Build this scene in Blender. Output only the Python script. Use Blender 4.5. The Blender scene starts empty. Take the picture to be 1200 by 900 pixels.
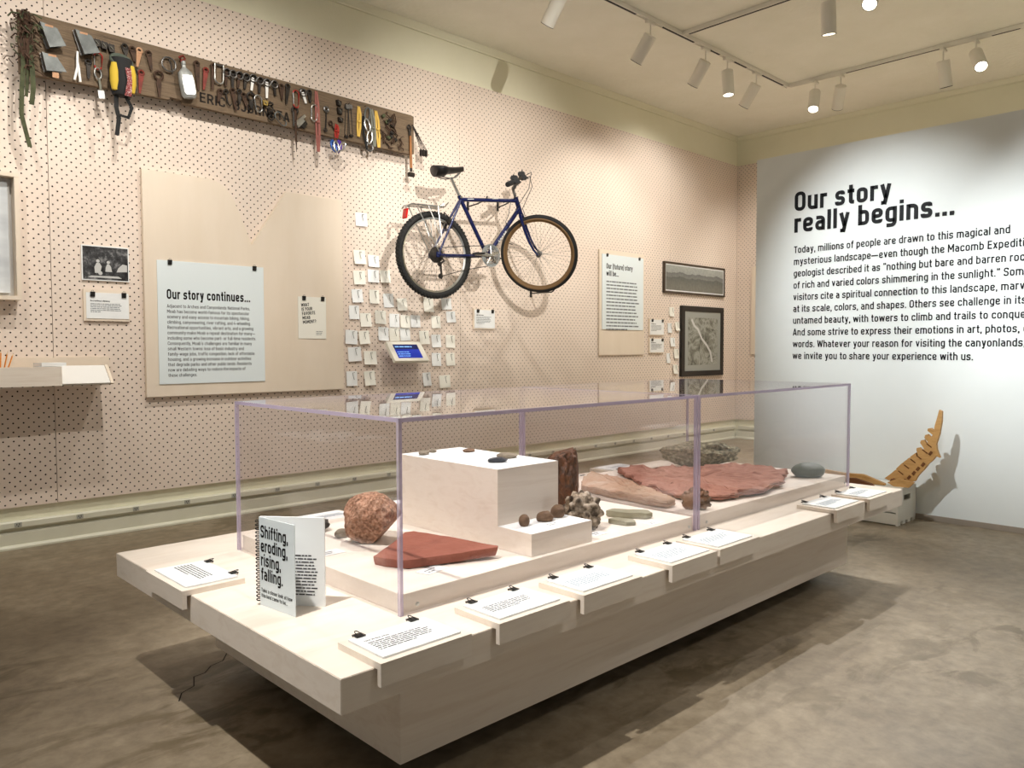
import bpy, bmesh, math, random
from mathutils import Vector, Matrix, noise

C = bpy.context.scene
COL = C.collection
PI = math.pi
rnd = random.Random(7)

# ------------------------------------------------------------------ camera
cam = bpy.data.objects.new('camera', bpy.data.cameras.new('camera'))
COL.objects.link(cam)
C.camera = cam
cam.data.sensor_width = 36.0
cam.data.lens = 36.0 * 916.13 / 1200.0
cam.data.clip_start = 0.05
YAW, PITCH, ROLL = 0.76688, -0.044686, -0.002661
fw = Vector((math.cos(PITCH) * math.sin(YAW), math.cos(PITCH) * math.cos(YAW), math.sin(PITCH)))
r0 = Vector((math.cos(YAW), -math.sin(YAW), 0))
u0 = r0.cross(fw)
cr = r0 * math.cos(ROLL) + u0 * math.sin(ROLL)
cu = -r0 * math.sin(ROLL) + u0 * math.cos(ROLL)
M = Matrix((cr, cu, -fw)).transposed().to_4x4()
M.translation = Vector((0, 0, 1.12))
cam.matrix_world = M

# ------------------------------------------------------------------ world, exposure
C.view_settings.view_transform = 'Standard'
C.view_settings.look = 'None'
C.view_settings.gamma = 1.0
C.view_settings.use_curve_mapping = False
C.view_settings.exposure = 0.0
w = bpy.data.worlds.new('world')
C.world = w
w.use_nodes = True
w.node_tree.nodes['Background'].inputs[0].default_value = (1.0, 0.97, 0.90, 1)
w.node_tree.nodes['Background'].inputs[1].default_value = 0.27
C.cycles.transparent_max_bounces = 48
C.cycles.max_bounces = 10
C.cycles.diffuse_bounces = 4
C.cycles.glossy_bounces = 5
C.cycles.sample_clamp_indirect = 4.0
C.cycles.use_denoising = True

WARM = (1.0, 0.955, 0.88)
NEUT = (1.0, 0.97, 0.925)
COOL = (0.92, 0.97, 1.0)

def spot(name, loc, target, power, angle=50, blend=0.6, col=WARM, size=0.03, parent=None):
    l = bpy.data.lights.new(name, 'SPOT')
    l.energy = power
    l.color = col
    l.spot_size = math.radians(angle)
    l.spot_blend = blend
    l.shadow_soft_size = size
    o = bpy.data.objects.new(name, l)
    COL.objects.link(o)
    o.location = loc
    o.rotation_euler = (Vector(target) - Vector(loc)).to_track_quat('-Z', 'Y').to_euler()
    o['kind'] = 'helper'
    return o

# track spots that hang beyond the frame, and added fill beams (the visible lamps carry their own)
for loc, tgt, p, ang, colr in [
    ((0.35, 3.72, 3.42), (0.40, 5.08, 1.75), 62, 118, WARM),
    ((1.35, 3.72, 3.42), (1.45, 5.08, 1.85), 70, 118, WARM),
    ((2.35, 3.72, 3.42), (2.40, 5.08, 1.85), 68, 118, WARM),
    ((3.25, 3.72, 3.42), (4.30, 5.08, 1.60), 85, 74, WARM),
    ((1.30, 2.50, 3.42), (1.20, 5.08, 1.2), 130, 66, WARM),
    ((3.30, 2.55, 3.42), (3.20, 5.08, 1.0), 95, 50, WARM),
    ((6.60, 2.60, 3.42), (6.90, 5.08, 1.4), 100, 66, WARM),
    ((1.60, -0.9, 3.42), (4.35, 5.08, 2.30), 1300, 29, WARM),
    ((0.02, 1.65, 3.42), (1.4, 1.95, 0.45), 500, 52, NEUT),
    ((1.90, -0.45, 3.42), (1.95, 1.45, 0.42), 55, 40, NEUT),
    ((3.30, -0.75, 3.42), (3.15, 1.45, 0.42), 75, 46, NEUT),
    ((2.20, 2.90, 3.42), (2.2, 2.1, 0.45), 260, 56, NEUT),
    ((5.56, 1.20, 3.42), (3.2, 1.5, 0.40), 150, 50, NEUT),  # added fill beam, makes up for light missing on the table
    ((2.90, 2.45, 3.42), (5.45, 2.0, 1.40), 560, 42, COOL),
    ((2.90, 0.90, 3.42), (5.45, 0.75, 1.40), 520, 42, COOL),
    ((7.40, -0.9, 3.42), (7.2, -0.9, 0.0), 650, 100, NEUT),  # added fill beam on unseen floor, bounces light up to the ceiling
    ((3.60, 0.10, 3.42), (4.2, 0.1, 0.0), 200, 66, NEUT),
]:
    spot('track_or_fill_beam', loc, tgt, p, ang, 1.0, colr)

# ------------------------------------------------------------------ helpers
def new_mat(name):
    m = bpy.data.materials.new(name)
    m.use_nodes = True
    nt = m.node_tree
    return m, nt, nt.nodes['Principled BSDF']

def lin(c):
    return tuple(((v / 255.0) / 12.92 if v / 255.0 <= 0.04045 else ((v / 255.0 + 0.055) / 1.055) ** 2.4) for v in c) + (1.0,)

def plain(name, rgb, rough=0.6, metal=0.0, spec=0.5):
    m, nt, b = new_mat(name)
    b.inputs['Base Color'].default_value = lin(rgb)
    b.inputs['Roughness'].default_value = rough
    b.inputs['Metallic'].default_value = metal
    b.inputs['Specular IOR Level'].default_value = spec
    return m

def noisy(name, cols, scale=8, detail=6, rough=0.7, bump=0.0, metal=0.0, stretch=(1, 1, 1), pos=None, bscale=None, distort=0.0, spec=0.4, nrough=0.6):
    """colour ramp over fractal noise in object coordinates, optional bump"""
    m, nt, b = new_mat(name)
    N, L = nt.nodes, nt.links
    tc = N.new('ShaderNodeTexCoord')
    mp = N.new('ShaderNodeMapping')
    mp.inputs['Scale'].default_value = stretch
    L.new(tc.outputs['Object'], mp.inputs[0])
    nz = N.new('ShaderNodeTexNoise')
    nz.inputs['Scale'].default_value = scale
    nz.inputs['Detail'].default_value = detail
    nz.inputs['Roughness'].default_value = nrough
    nz.inputs['Distortion'].default_value = distort
    L.new(mp.outputs[0], nz.inputs['Vector'])
    rp = N.new('ShaderNodeValToRGB')
    L.new(nz.outputs['Fac'], rp.inputs[0])
    el = rp.color_ramp.elements
    n = len(cols)
    ps = pos or [0.3 + 0.4 * i / max(1, n - 1) for i in range(n)]
    el[0].position, el[0].color = ps[0], lin(cols[0])
    el[1].position, el[1].color = ps[-1], lin(cols[-1])
    for p, c in zip(ps[1:-1], cols[1:-1]):
        e = el.new(p)
        e.color = lin(c)
    L.new(rp.outputs[0], b.inputs['Base Color'])
    b.inputs['Roughness'].default_value = rough
    b.inputs['Metallic'].default_value = metal
    b.inputs['Specular IOR Level'].default_value = spec
    if bump:
        n2 = N.new('ShaderNodeTexNoise')
        n2.inputs['Scale'].default_value = bscale or scale * 3
        n2.inputs['Detail'].default_value = 8
        L.new(mp.outputs[0], n2.inputs['Vector'])
        bp = N.new('ShaderNodeBump')
        bp.inputs['Strength'].default_value = bump
        bp.inputs['Distance'].default_value = 0.02
        L.new(n2.outputs['Fac'], bp.inputs['Height'])
        L.new(bp.outputs[0], b.inputs['Normal'])
    return m

class MB:
    """collects shapes into one bmesh"""
    def __init__(self):
        self.bm = bmesh.new()
    def box(self, c, s, rot=None, bev=0.0):
        r = bmesh.ops.create_cube(self.bm, size=1.0)
        vs = r['verts']
        for v in vs:
            v.co = Vector((v.co.x * s[0], v.co.y * s[1], v.co.z * s[2]))
        if bev:
            es = list({e for v in vs for e in v.link_edges})
            q = bmesh.ops.bevel(self.bm, geom=es, offset=bev, segments=2, affect='EDGES')
            vs = list({v for f in q['faces'] for v in f.verts} | {v for v in vs if v.is_valid})
        for v in vs:
            p = v.co
            if rot is not None:
                p = rot @ p
            v.co = p + Vector(c)
        return self
    def span(self, x0, x1, y0, y1, z0, z1, bev=0.0):
        return self.box(((x0 + x1) / 2, (y0 + y1) / 2, (z0 + z1) / 2), (abs(x1 - x0), abs(y1 - y0), abs(z1 - z0)), None, bev)
    def tube(self, pts, r, n=8, closed=False):
        pts = [Vector(p) for p in pts]
        k = len(pts)
        rs = r if isinstance(r, (list, tuple)) else [r] * k
        rings = []
        prev = None
        for i, p in enumerate(pts):
            if closed:
                t = (pts[(i + 1) % k] - pts[i - 1])
            elif i == 0:
                t = pts[1] - pts[0]
            elif i == k - 1:
                t = pts[-1] - pts[-2]
            else:
                t = (pts[i + 1] - p).normalized() + (p - pts[i - 1]).normalized()
            if t.length < 1e-9:
                t = Vector((0, 0, 1))
            t.normalize()
            if prev is None:
                a = Vector((0, 0, 1)) if abs(t.z) < 0.9 else Vector((1, 0, 0))
                nx = t.cross(a).normalized()
            else:
                nx = (prev - t * prev.dot(t))
                nx = nx.normalized() if nx.length > 1e-6 else t.orthogonal().normalized()
            prev = nx
            ny = t.cross(nx)
            rings.append([self.bm.verts.new(p + (nx * math.cos(2 * PI * j / n) + ny * math.sin(2 * PI * j / n)) * rs[i]) for j in range(n)])
        for i in range(k if closed else k - 1):
            a, b = rings[i], rings[(i + 1) % k]
            for j in range(n):
                self.bm.faces.new((a[j], a[(j + 1) % n], b[(j + 1) % n], b[j]))
        if not closed:
            self.bm.faces.new(list(reversed(rings[0])))
            self.bm.faces.new(rings[-1])
        return self
    def ribbon(self, pts, wdt, thk, side=(1, 0, 0)):
        """flat strap along pts"""
        side = Vector(side).normalized()
        pts = [Vector(p) for p in pts]
        rings = []
        for i, p in enumerate(pts):
            t = (pts[min(i + 1, len(pts) - 1)] - pts[max(i - 1, 0)]).normalized()
            s = (side - t * side.dot(t)).normalized()
            nn = t.cross(s)
            rings.append([self.bm.verts.new(p + s * (a * wdt / 2) + nn * (b * thk / 2)) for a, b in ((-1, -1), (1, -1), (1, 1), (-1, 1))])
        for a, b in zip(rings, rings[1:]):
            for j in range(4):
                self.bm.faces.new((a[j], a[(j + 1) % 4], b[(j + 1) % 4], b[j]))
        self.bm.faces.new(list(reversed(rings[0])))
        self.bm.faces.new(rings[-1])
        return self
    def prism(self, poly, d0, d1, mapf):
        """polygon (u,v) extruded from d0 to d1; mapf(u,v,d)->xyz"""
        a = [self.bm.verts.new(mapf(u, v, d0)) for u, v in poly]
        b = [self.bm.verts.new(mapf(u, v, d1)) for u, v in poly]
        n = len(poly)
        fs = [self.bm.faces.new(a), self.bm.faces.new(list(reversed(b)))]
        for i in range(n):
            self.bm.faces.new((a[(i + 1) % n], a[i], b[i], b[(i + 1) % n]))
        if n > 4:
            for f in fs:
                f.normal_update()
            bmesh.ops.triangulate(self.bm, faces=fs)
        return self
    def lathe(self, prof, n=20, mat=None, center=(0, 0, 0), caps=True):
        mat = mat or Matrix.Identity(3)
        cc = Vector(center)
        rings = []
        for r, z in prof:
            r = max(r, 1e-5)
            rings.append([self.bm.verts.new(cc + mat @ Vector((r * math.cos(2 * PI * j / n), r * math.sin(2 * PI * j / n), z))) for j in range(n)])
        for a, b in zip(rings, rings[1:]):
            for j in range(n):
                self.bm.faces.new((a[j], a[(j + 1) % n], b[(j + 1) % n], b[j]))
        if caps:
            self.bm.faces.new(list(reversed(rings[0])))
            self.bm.faces.new(rings[-1])
        return self
    def torus(self, c, R, r, mat=None, n=28, m=8, sx=1.0, sy=1.0):
        mat = mat or Matrix.Identity(3)
        pts = [Vector(c) + mat @ Vector((R * sx * math.cos(2 * PI * i / n), R * sy * math.sin(2 * PI * i / n), 0)) for i in range(n)]
        return self.tube(pts, r, m, closed=True)
    def obj(self, name, mat, parent=None, loc=None, smooth=False, rz=0.0):
        bmesh.ops.recalc_face_normals(self.bm, faces=self.bm.faces[:])
        if smooth:
            for f in self.bm.faces:
                f.smooth = True
            for e in self.bm.edges:
                if len(e.link_faces) == 2 and e.calc_face_angle(0) > 0.7:
                    e.smooth = False
        me = bpy.data.meshes.new(name)
        self.bm.to_mesh(me)
        self.bm.free()
        if mat is not None:
            me.materials.append(mat)
        o = bpy.data.objects.new(name, me)
        COL.objects.link(o)
        if parent is not None:
            o.parent = parent
        if loc is not None:
            o.location = loc
        if rz:
            o.rotation_euler.z = rz
        return o

def tag(o, label, cat, group=None):
    o['label'] = label
    o['category'] = cat
    if group:
        o['group'] = group
    return o

def thing(name, label, cat, loc=(0, 0, 0), rz=0.0, group=None):
    o = bpy.data.objects.new(name, None)
    o.empty_display_size = 0.05
    COL.objects.link(o)
    o.location = loc
    o.rotation_euler.z = rz
    return tag(o, label, cat, group)

def struct(name, mb, mat):
    o = mb.obj(name, mat)
    o['kind'] = 'structure'
    return o

# axis matrices for lathes and rings
AX_X = Matrix(((0, 0, 1), (0, 1, 0), (-1, 0, 0)))
AX_Y = Matrix(((1, 0, 0), (0, 0, 1), (0, -1, 0)))   # local z -> -y .. lies flat against the wall

def arc(cx, cz, r, a0, a1, n=10, y=0.0, sx=1.0, sz=1.0):
    return [(cx + r * sx * math.cos(a0 + (a1 - a0) * i / n), y, cz + r * sz * math.sin(a0 + (a1 - a0) * i / n)) for i in range(n + 1)]

# ------------------------------------------------------------------ lettering: a squared stroke alphabet
def glyphs(s):
    h = s / 2
    L, B, T, Cc = h, h, 0.74 - h, 1.0 - h
    R = 0.52 - h
    D = -0.24 + h
    K = 0.58 - h
    g = {}
    g['a'] = (0.50, [[(.05, T), (R - .02, T), (R - .02, 0)], [(R - .02, .42), (L, .42), (L, B), (R - .02, B)]])
    g['b'] = (0.52, [[(L, 1), (L, 0)], [(L, T), (R, T), (R, B), (L, B)]])
    g['c'] = (0.50, [[(R - .02, .5), (R - .02, T), (L, T), (L, B), (R - .02, B), (R - .02, .24)]])
    g['d'] = (0.52, [[(R, 1), (R, 0)], [(R, T), (L, T), (L, B), (R, B)]])
    g['e'] = (0.52, [[(L, .36), (R, .36), (R, T), (L, T), (L, B), (R - .01, B), (R - .01, .2)]])
    g['f'] = (0.33, [[(.07 + h, 0), (.07 + h, Cc), (.35, Cc)], [(0, T), (.33, T)]])
    g['g'] = (0.52, [[(R, B), (L, B), (L, T), (R, T)], [(R, .74), (R, D), (.06, D)]])
    g['h'] = (0.52, [[(L, 1), (L, 0)], [(L, T), (R, T), (R, 0)]])
    g['i'] = (s, [[(L, .74), (L, 0)], [(L, 1.0), (L, 1.0 - s * .95)]])
    g['j'] = (s + .05, [[(L + .05, .74), (L + .05, D), (-.03, D)], [(L + .05, 1.0), (L + .05, 1 - s * .95)]])
    g['k'] = (0.52, [[(L, 1), (L, 0)], [(.50 - h * .3, .74), (L + .06, .33)], [(.22, .43), (.52 - h * .3, 0)]])
    g['l'] = (s, [[(L, 1), (L, 0)]])
    g['m'] = (0.84, [[(L, .74), (L, 0)], [(L, T), (.84 - h, T), (.84 - h, 0)], [(.42, T), (.42, 0)]])
    g['n'] = (0.52, [[(L, .74), (L, 0)], [(L, T), (R, T), (R, 0)]])
    g['o'] = (0.52, [[(L, .37), (L, T), (R, T), (R, B), (L, B), (L, .37)]])
    g['p'] = (0.52, [[(L, .74), (L, -.24)], [(L, T), (R, T), (R, B), (L, B)]])
    g['q'] = (0.52, [[(R, .74), (R, -.24)], [(R, T), (L, T), (L, B), (R, B)]])
    g['r'] = (0.35, [[(L, .74), (L, 0)], [(L, T - .03), (.12 + h, T), (.36, T)]])
    g['s'] = (0.49, [[(R - .04, .53), (R - .04, T), (L, T), (L, .37), (R - .03, .37), (R - .03, B), (L - .01, B), (L - .01, .21)]])
    g['t'] = (0.33, [[(.07 + h, .95), (.07 + h, B), (.33, B)], [(0, T), (.33, T)]])
    g['u'] = (0.52, [[(L, .74), (L, B), (R, B)], [(R, .74), (R, 0)]])
    g['v'] = (0.50, [[(h * .9, .74), (.25, .04)], [(.50 - h * .9, .74), (.25, .04)]])
    g['w'] = (0.76, [[(h * .8, .74), (.2, .03)], [(.2, .03), (.38, .7)], [(.38, .7), (.56, .03)], [(.56, .03), (.76 - h * .8, .74)]])
    g['x'] = (0.50, [[(h * .8, .74), (.50 - h * .8, 0)], [(.50 - h * .8, .74), (h * .8, 0)]])
    g['y'] = (0.50, [[(h * .9, .74), (.26, .06)], [(.50 - h * .9, .74), (.20, -.24)], [(.23, D), (.05, D)]])
    g['z'] = (0.46, [[(.02, T), (.44, T)], [(.42, T), (.05, B)], [(.02, B), (.44, B)]])
    g['A'] = (0.60, [[(h * .8, 0), (.30, 1)], [(.60 - h * .8, 0), (.30, 1)], [(.14, .27), (.46, .27)]])
    g['B'] = (0.57, [[(L, 1), (L, 0)], [(L, Cc), (K - .03, Cc), (K - .03, .53), (L, .53)], [(L, .53), (K, .53), (K, B), (L, B)]])
    g['C'] = (0.57, [[(K, .68), (K, Cc), (L, Cc), (L, B), (K, B), (K, .32)]])
    g['D'] = (0.58, [[(L, 1), (L, 0)], [(L, Cc), (K, Cc), (K, B), (L, B)]])
    g['E'] = (0.50, [[(L, 1), (L, 0)], [(L, Cc), (.50, Cc)], [(L, .52), (.47, .52)], [(L, B), (.50, B)]])
    g['F'] = (0.49, [[(L, 1), (L, 0)], [(L, Cc), (.49, Cc)], [(L, .50), (.46, .50)]])
    g['G'] = (0.58, [[(K, .70), (K, Cc), (L, Cc), (L, B), (K, B), (K, .48), (.3, .48)]])
    g['H'] = (0.58, [[(L, 1), (L, 0)], [(K, 1), (K, 0)], [(L, .5), (K, .5)]])
    g['I'] = (s, [[(L, 1), (L, 0)]])
    g['J'] = (0.48, [[(.48 - h, 1), (.48 - h, B), (L, B), (L, .25)]])
    g['K'] = (0.58, [[(L, 1), (L, 0)], [(.56 - h * .3, 1), (L + .05, .42)], [(.24, .55), (.58 - h * .3, 0)]])
    g['L'] = (0.48, [[(L, 1), (L, 0)], [(L, B), (.48, B)]])
    g['M'] = (0.74, [[(L, 0), (L, 1)], [(.74 - h, 0), (.74 - h, 1)], [(L, .98), (.37, .30)], [(.74 - h, .98), (.37, .30)]])
    g['N'] = (0.60, [[(L, 0), (L, 1)], [(.60 - h, 0), (.60 - h, 1)], [(L, .98), (.60 - h, .02)]])
    g['O'] = (0.58, [[(L, .5), (L, Cc), (K, Cc), (K, B), (L, B), (L, .5)]])
    g['Ø'] = (0.58, [[(L, .5), (L, Cc), (K, Cc), (K, B), (L, B), (L, .5)], [(.02, -.06), (.56, 1.06)]])
    g['P'] = (0.56, [[(L, 1), (L, 0)], [(L, Cc), (K - .02, Cc), (K - .02, .42), (L, .42)]])
    g['R'] = (0.57, [[(L, 1), (L, 0)], [(L, Cc), (K - .02, Cc), (K - .02, .46), (L, .46)], [(.30, .46), (.57 - h * .6, 0)]])
    g['S'] = (0.56, [[(K - .02, .72), (K - .02, Cc), (L, Cc), (L, .51), (K - .02, .51), (K - .02, B), (L, B), (L, .28)]])
    g['T'] = (0.52, [[(0, Cc), (.52, Cc)], [(.26, 1), (.26, 0)]])
    g['U'] = (0.58, [[(L, 1), (L, B), (K, B), (K, 1)]])
    g['V'] = (0.58, [[(h * .9, 1), (.29, .03)], [(.58 - h * .9, 1), (.29, .03)]])
    g['W'] = (0.84, [[(h * .8, 1), (.22, .03)], [(.22, .03), (.42, .9)], [(.42, .9), (.62, .03)], [(.62, .03), (.84 - h * .8, 1)]])
    g['Y'] = (0.56, [[(h * .9, 1), (.28, .45)], [(.56 - h * .9, 1), (.28, .45)], [(.28, .47), (.28, 0)]])
    g['.'] = (s, [[(L, 0), (L, s)]])
    g[','] = (s, [[(L, s), (L, 0)], [(L + h * .3, .04), (L - h * .4, -.14)]])
    g[':'] = (s, [[(L, 0), (L, s)], [(L, .5), (L, .5 + s)]])
    g["'"] = (s, [[(L, 1), (L, .74)]])
    g['“'] = (s * 2.3, [[(L, .74), (L + .03, 1)], [(L + s * 1.3, .74), (L + s * 1.3 + .03, 1)]])
    g['”'] = (s * 2.3, [[(L, .74), (L + .03, 1)], [(L + s * 1.3, .74), (L + s * 1.3 + .03, 1)]])
    g['—'] = (0.9, [[(0, .38), (.9, .38)]])
    g['-'] = (0.36, [[(.03, .38), (.33, .38)]])
    g['?'] = (0.50, [[(L, .72), (L, Cc), (.50 - h, Cc), (.50 - h, .5), (.25, .5), (.25, .26)], [(.25, s), (.25, 0)]])
    g['('] = (0.26, [[(.24, 1.05), (L, .85), (L, .1), (.24, -.1)]])
    g[')'] = (0.26, [[(.02, 1.05), (.26 - h, .85), (.26 - h, .1), (.02, -.1)]])
    g['4'] = (0.54, [[(.28, 1), (.05, .26)], [(.03, .28), (.54, .28)], [(.38, .55), (.38, 0)]])
    return g

def fillet(pl, r, seg):
    closed = len(pl) > 3 and pl[0] == pl[-1]
    out = [Vector(pl[0])]
    for a, b, c in zip(pl, pl[1:], pl[2:]):
        a, b, c = Vector(a), Vector(b), Vector(c)
        d1, d2 = (a - b), (c - b)
        rr = min(r, d1.length * 0.5, d2.length * 0.5)
        p, q = b + d1.normalized() * rr, b + d2.normalized() * rr
        for i in range(seg + 1):
            t = i / seg
            out.append(p * (1 - t) ** 2 + b * (2 * t * (1 - t)) + q * t * t)
    out.append(Vector(pl[-1]))
    res = [out[0]]
    for p in out[1:]:
        if (p - res[-1]).length > 1e-5:
            res.append(p)
    return res, closed

def text_width(line, s, gap, sp):
    g = glyphs(s)
    x = 0
    for ch in line:
        x += sp if ch == ' ' else g[ch][0] + gap
    return x - gap

def lettering(mb, lines, cap, s, lead, place, fit=None, gap=0.115, sp=0.30, seg=3, xs=1.0):
    """stroke text; place(u,v) -> xyz, u to the right, v up, first baseline at v=0; fit=(text,width)"""
    g = glyphs(s)
    if fit:
        nat = text_width(fit[0], s, gap, sp) * cap
        xs = fit[1] / nat
    for li, line in enumerate(lines):
        x = 0.0
        for ch in line:
            if ch == ' ':
                x += sp
                continue
            adv, strokes = g[ch]
            for st in strokes:
                pts, closed = fillet(st, 0.16 + s * .3, seg) if len(st) > 2 else ([Vector(p) for p in st], False)
                n = len(pts)
                if closed:
                    pts = pts[:-1]
                    n -= 1
                va = []
                for i, p in enumerate(pts):
                    pa = pts[i - 1] if (i > 0 or closed) else p
                    pb = pts[(i + 1) % n] if (i < n - 1 or closed) else p
                    t = (pb - pa).normalized()
                    nn = Vector((-t.y, t.x)) * (s / 2)
                    row = []
                    for sg in (1, -1):
                        q = p + nn * sg
                        row.append(mb.bm.verts.new(place((q.x + x) * cap * xs, q.y * cap - li * lead)))
                    va.append(row)
                for i in range(n if closed else n - 1):
                    a, b = va[i], va[(i + 1) % n]
                    mb.bm.faces.new((a[0], a[1], b[1], b[0]))
            x += adv + g.get('gap', gap) if not isinstance(gap, tuple) else adv
    return mb

def greek(mb, nlines, width, lead, hgt, place, v0=0.0, seed=1, last=0.6):
    """rows of print too small to read: short word-long bars"""
    r = random.Random(seed)
    for i in range(nlines):
        u = 0.0
        end = width * (r.uniform(0.86, 1.0) if i < nlines - 1 else last)
        while u < end - hgt:
            wl = min(r.uniform(1.2, 5.5) * hgt * 1.1, end - u)
            v = v0 - i * lead
            q = [(u, v), (u + wl, v), (u + wl, v + hgt), (u, v + hgt)]
            mb.bm.faces.new([mb.bm.verts.new(place(a, b)) for a, b in q])
            u += wl + hgt * 0.6
    return mb

# ------------------------------------------------------------------ materials
def pegboard_mat(name, axis):
    m, nt, b = new_mat(name)
    N, L = nt.nodes, nt.links
    tc = N.new('ShaderNodeTexCoord')
    sp = N.new('ShaderNodeSeparateXYZ')
    L.new(tc.outputs['Object'], sp.inputs[0])
    def mth(op, a, bb=None):
        n = N.new('ShaderNodeMath')
        n.operation = op
        for i, v in enumerate((a, bb)):
            if v is None:
                continue
            if isinstance(v, (int, float)):
                n.inputs[i].default_value = v
            else:
                L.new(v, n.inputs[i])
        return n.outputs[0]
    P = 0.0508
    def dist(off):
        q = []
        for s in (sp.outputs[axis], sp.outputs['Z']):
            f = mth('FRACT', mth('ADD', mth('DIVIDE', s, P), 20.0 + off))
            q.append(mth('POWER', mth('SUBTRACT', f, 0.5), 2.0))
        return mth('SQRT', mth('ADD', q[0], q[1]))
    d = mth('MINIMUM', dist(0.0), dist(0.5))
    hole = mth("LESS_THAN", d, 0.0046 / P)
    nz = N.new('ShaderNodeTexNoise')
    nz.inputs['Scale'].default_value = 1.3
    nz.inputs['Detail'].default_value = 5
    L.new(tc.outputs['Object'], nz.inputs['Vector'])
    rp = N.new('ShaderNodeValToRGB')
    rp.color_ramp.elements[0].position = 0.3
    rp.color_ramp.elements[0].color = lin((224, 207, 193))
    rp.color_ramp.elements[1].position = 0.7
    rp.color_ramp.elements[1].color = lin((231, 216, 203))
    L.new(nz.outputs['Fac'], rp.inputs[0])
    mx = N.new('ShaderNodeMix')
    mx.data_type = 'RGBA'
    L.new(hole, mx.inputs[0])
    L.new(rp.outputs[0], mx.inputs[6])
    mx.inputs[7].default_value = lin((38, 27, 20))
    L.new(mx.outputs[2], b.inputs['Base Color'])
    b.inputs['Roughness'].default_value = 0.75
    b.inputs['Specular IOR Level'].default_value = 0.2
    bp = N.new('ShaderNodeBump')
    bp.inputs['Strength'].default_value = 0.6
    bp.inputs['Distance'].default_value = 0.003
    L.new(mth('SUBTRACT', 1.0, hole), bp.inputs['Height'])
    L.new(bp.outputs[0], b.inputs['Normal'])
    return m

m_peg = pegboard_mat('pegboard_face', 'X')
m_peg_end = pegboard_mat('pegboard_end_face', 'Y')
m_plaster = noisy('cream_plaster', [(231, 228, 203), (236, 233, 210)], 2, 4, 0.85, 0.05, bscale=60)
m_ceil = noisy('ceiling_texture', [(238, 236, 222), (244, 242, 230)], 3, 6, 0.9, 0.35, bscale=26)
m_trimpaint = noisy('pale_trim_paint', [(214, 212, 192), (222, 220, 202)], 3, 3, 0.45, spec=0.5)
m_textwall = noisy('cool_white_wall_paint', [(221, 224, 220), (226, 229, 226)], 2, 3, 0.7)
m_grybase = plain('taupe_rubber_base', (150, 138, 124), 0.5)
m_wood = noisy('whitewashed_plywood', [(224, 210, 195), (234, 223, 210), (228, 215, 201)], 2.2, 8, 0.42, stretch=(1.0, 5, 14), distort=0.6, spec=0.45)
m_deck = noisy('pale_deck_plywood', [(230, 219, 206), (238, 229, 218)], 2.5, 8, 0.5, stretch=(1, 6, 14), distort=0.5, spec=0.35)
m_panelwood = noisy('pale_panel_board', [(226, 211, 192), (231, 217, 200)], 1.5, 6, 0.6, stretch=(5, 5, 1), spec=0.3)
m_black = plain('recess_shade_black', (14, 13, 12), 0.8)
m_paper = plain('white_card', (238, 240, 240), 0.6, spec=0.3)
m_sign = plain('pale_blue_sign_face', (226, 235, 238), 0.6, spec=0.3)
m_warmpaper = plain('warm_white_card', (240, 238, 228), 0.65, spec=0.3)
m_ink = plain('black_ink', (22, 22, 24), 0.6, spec=0.2)
m_grey_ink = plain('grey_print', (120, 124, 128), 0.7, spec=0.2)
m_clip = plain('black_clip_steel', (38, 37, 36), 0.4, 0.3)
m_white_metal = plain('white_enamel', (232, 228, 216), 0.45)
m_slot = plain('dark_track_slot', (18, 16, 14), 0.7)
m_steel = plain('bright_steel', (196, 196, 194), 0.3, 1.0)
m_dsteel = plain('dull_steel', (112, 110, 108), 0.42, 0.9)
m_alu = noisy('scuffed_aluminium', [(74, 76, 75), (112, 116, 114)], 12, 5, 0.5, metal=0.35)
m_rust = noisy('rusty_iron', [(46, 34, 28), (78, 56, 42), (60, 48, 40)], 40, 4, 0.7, metal=0.35)
m_iron = noisy('dark_iron', [(34, 30, 28), (62, 56, 50)], 40, 4, 0.55, metal=0.5)
m_red = plain('red_anodised', (158, 42, 34), 0.4, 0.2)
m_redrust = noisy('red_painted_iron', [(98, 38, 30), (140, 52, 40)], 40, 4, 0.6, metal=0.2)
m_yellow = plain('yellow_nylon', (196, 166, 52), 0.85)
m_straw = plain('straw_nylon', (214, 176, 84), 0.8)
m_greyweb = plain('grey_nylon', (124, 124, 112), 0.85)
m_pinkweb = plain('faded_pink_nylon', (150, 92, 84), 0.85)
m_greenweb = noisy('olive_webbing', [(58, 62, 42), (86, 90, 62)], 30, 3, 0.85)
m_blackfab = plain('black_fabric', (24, 24, 25), 0.85)
m_brass = plain('old_brass', (176, 150, 84), 0.4, 0.8)
m_purple = plain('purple_anodised', (92, 58, 168), 0.35, 0.4)
m_bluean = plain('blue_anodised', (48, 92, 168), 0.35, 0.4)
m_oak = noisy('orange_hickory', [(136, 86, 44), (168, 112, 62)], 14, 4, 0.6, stretch=(4, 4, 1))
m_tan = noisy('tan_tag', [(168, 124, 92), (190, 150, 118)], 20, 3, 0.8)
m_bluewh = plain('flask_paint', (226, 228, 228), 0.35, 0.3)
m_plank = noisy('weathered_plank', [(78, 64, 50), (116, 98, 78), (94, 78, 62)], 5, 9, 0.85, 0.25, stretch=(0.6, 4, 9), distort=0.4)
m_plankink = plain('burnt_lettering', (30, 22, 14), 0.85)

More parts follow.
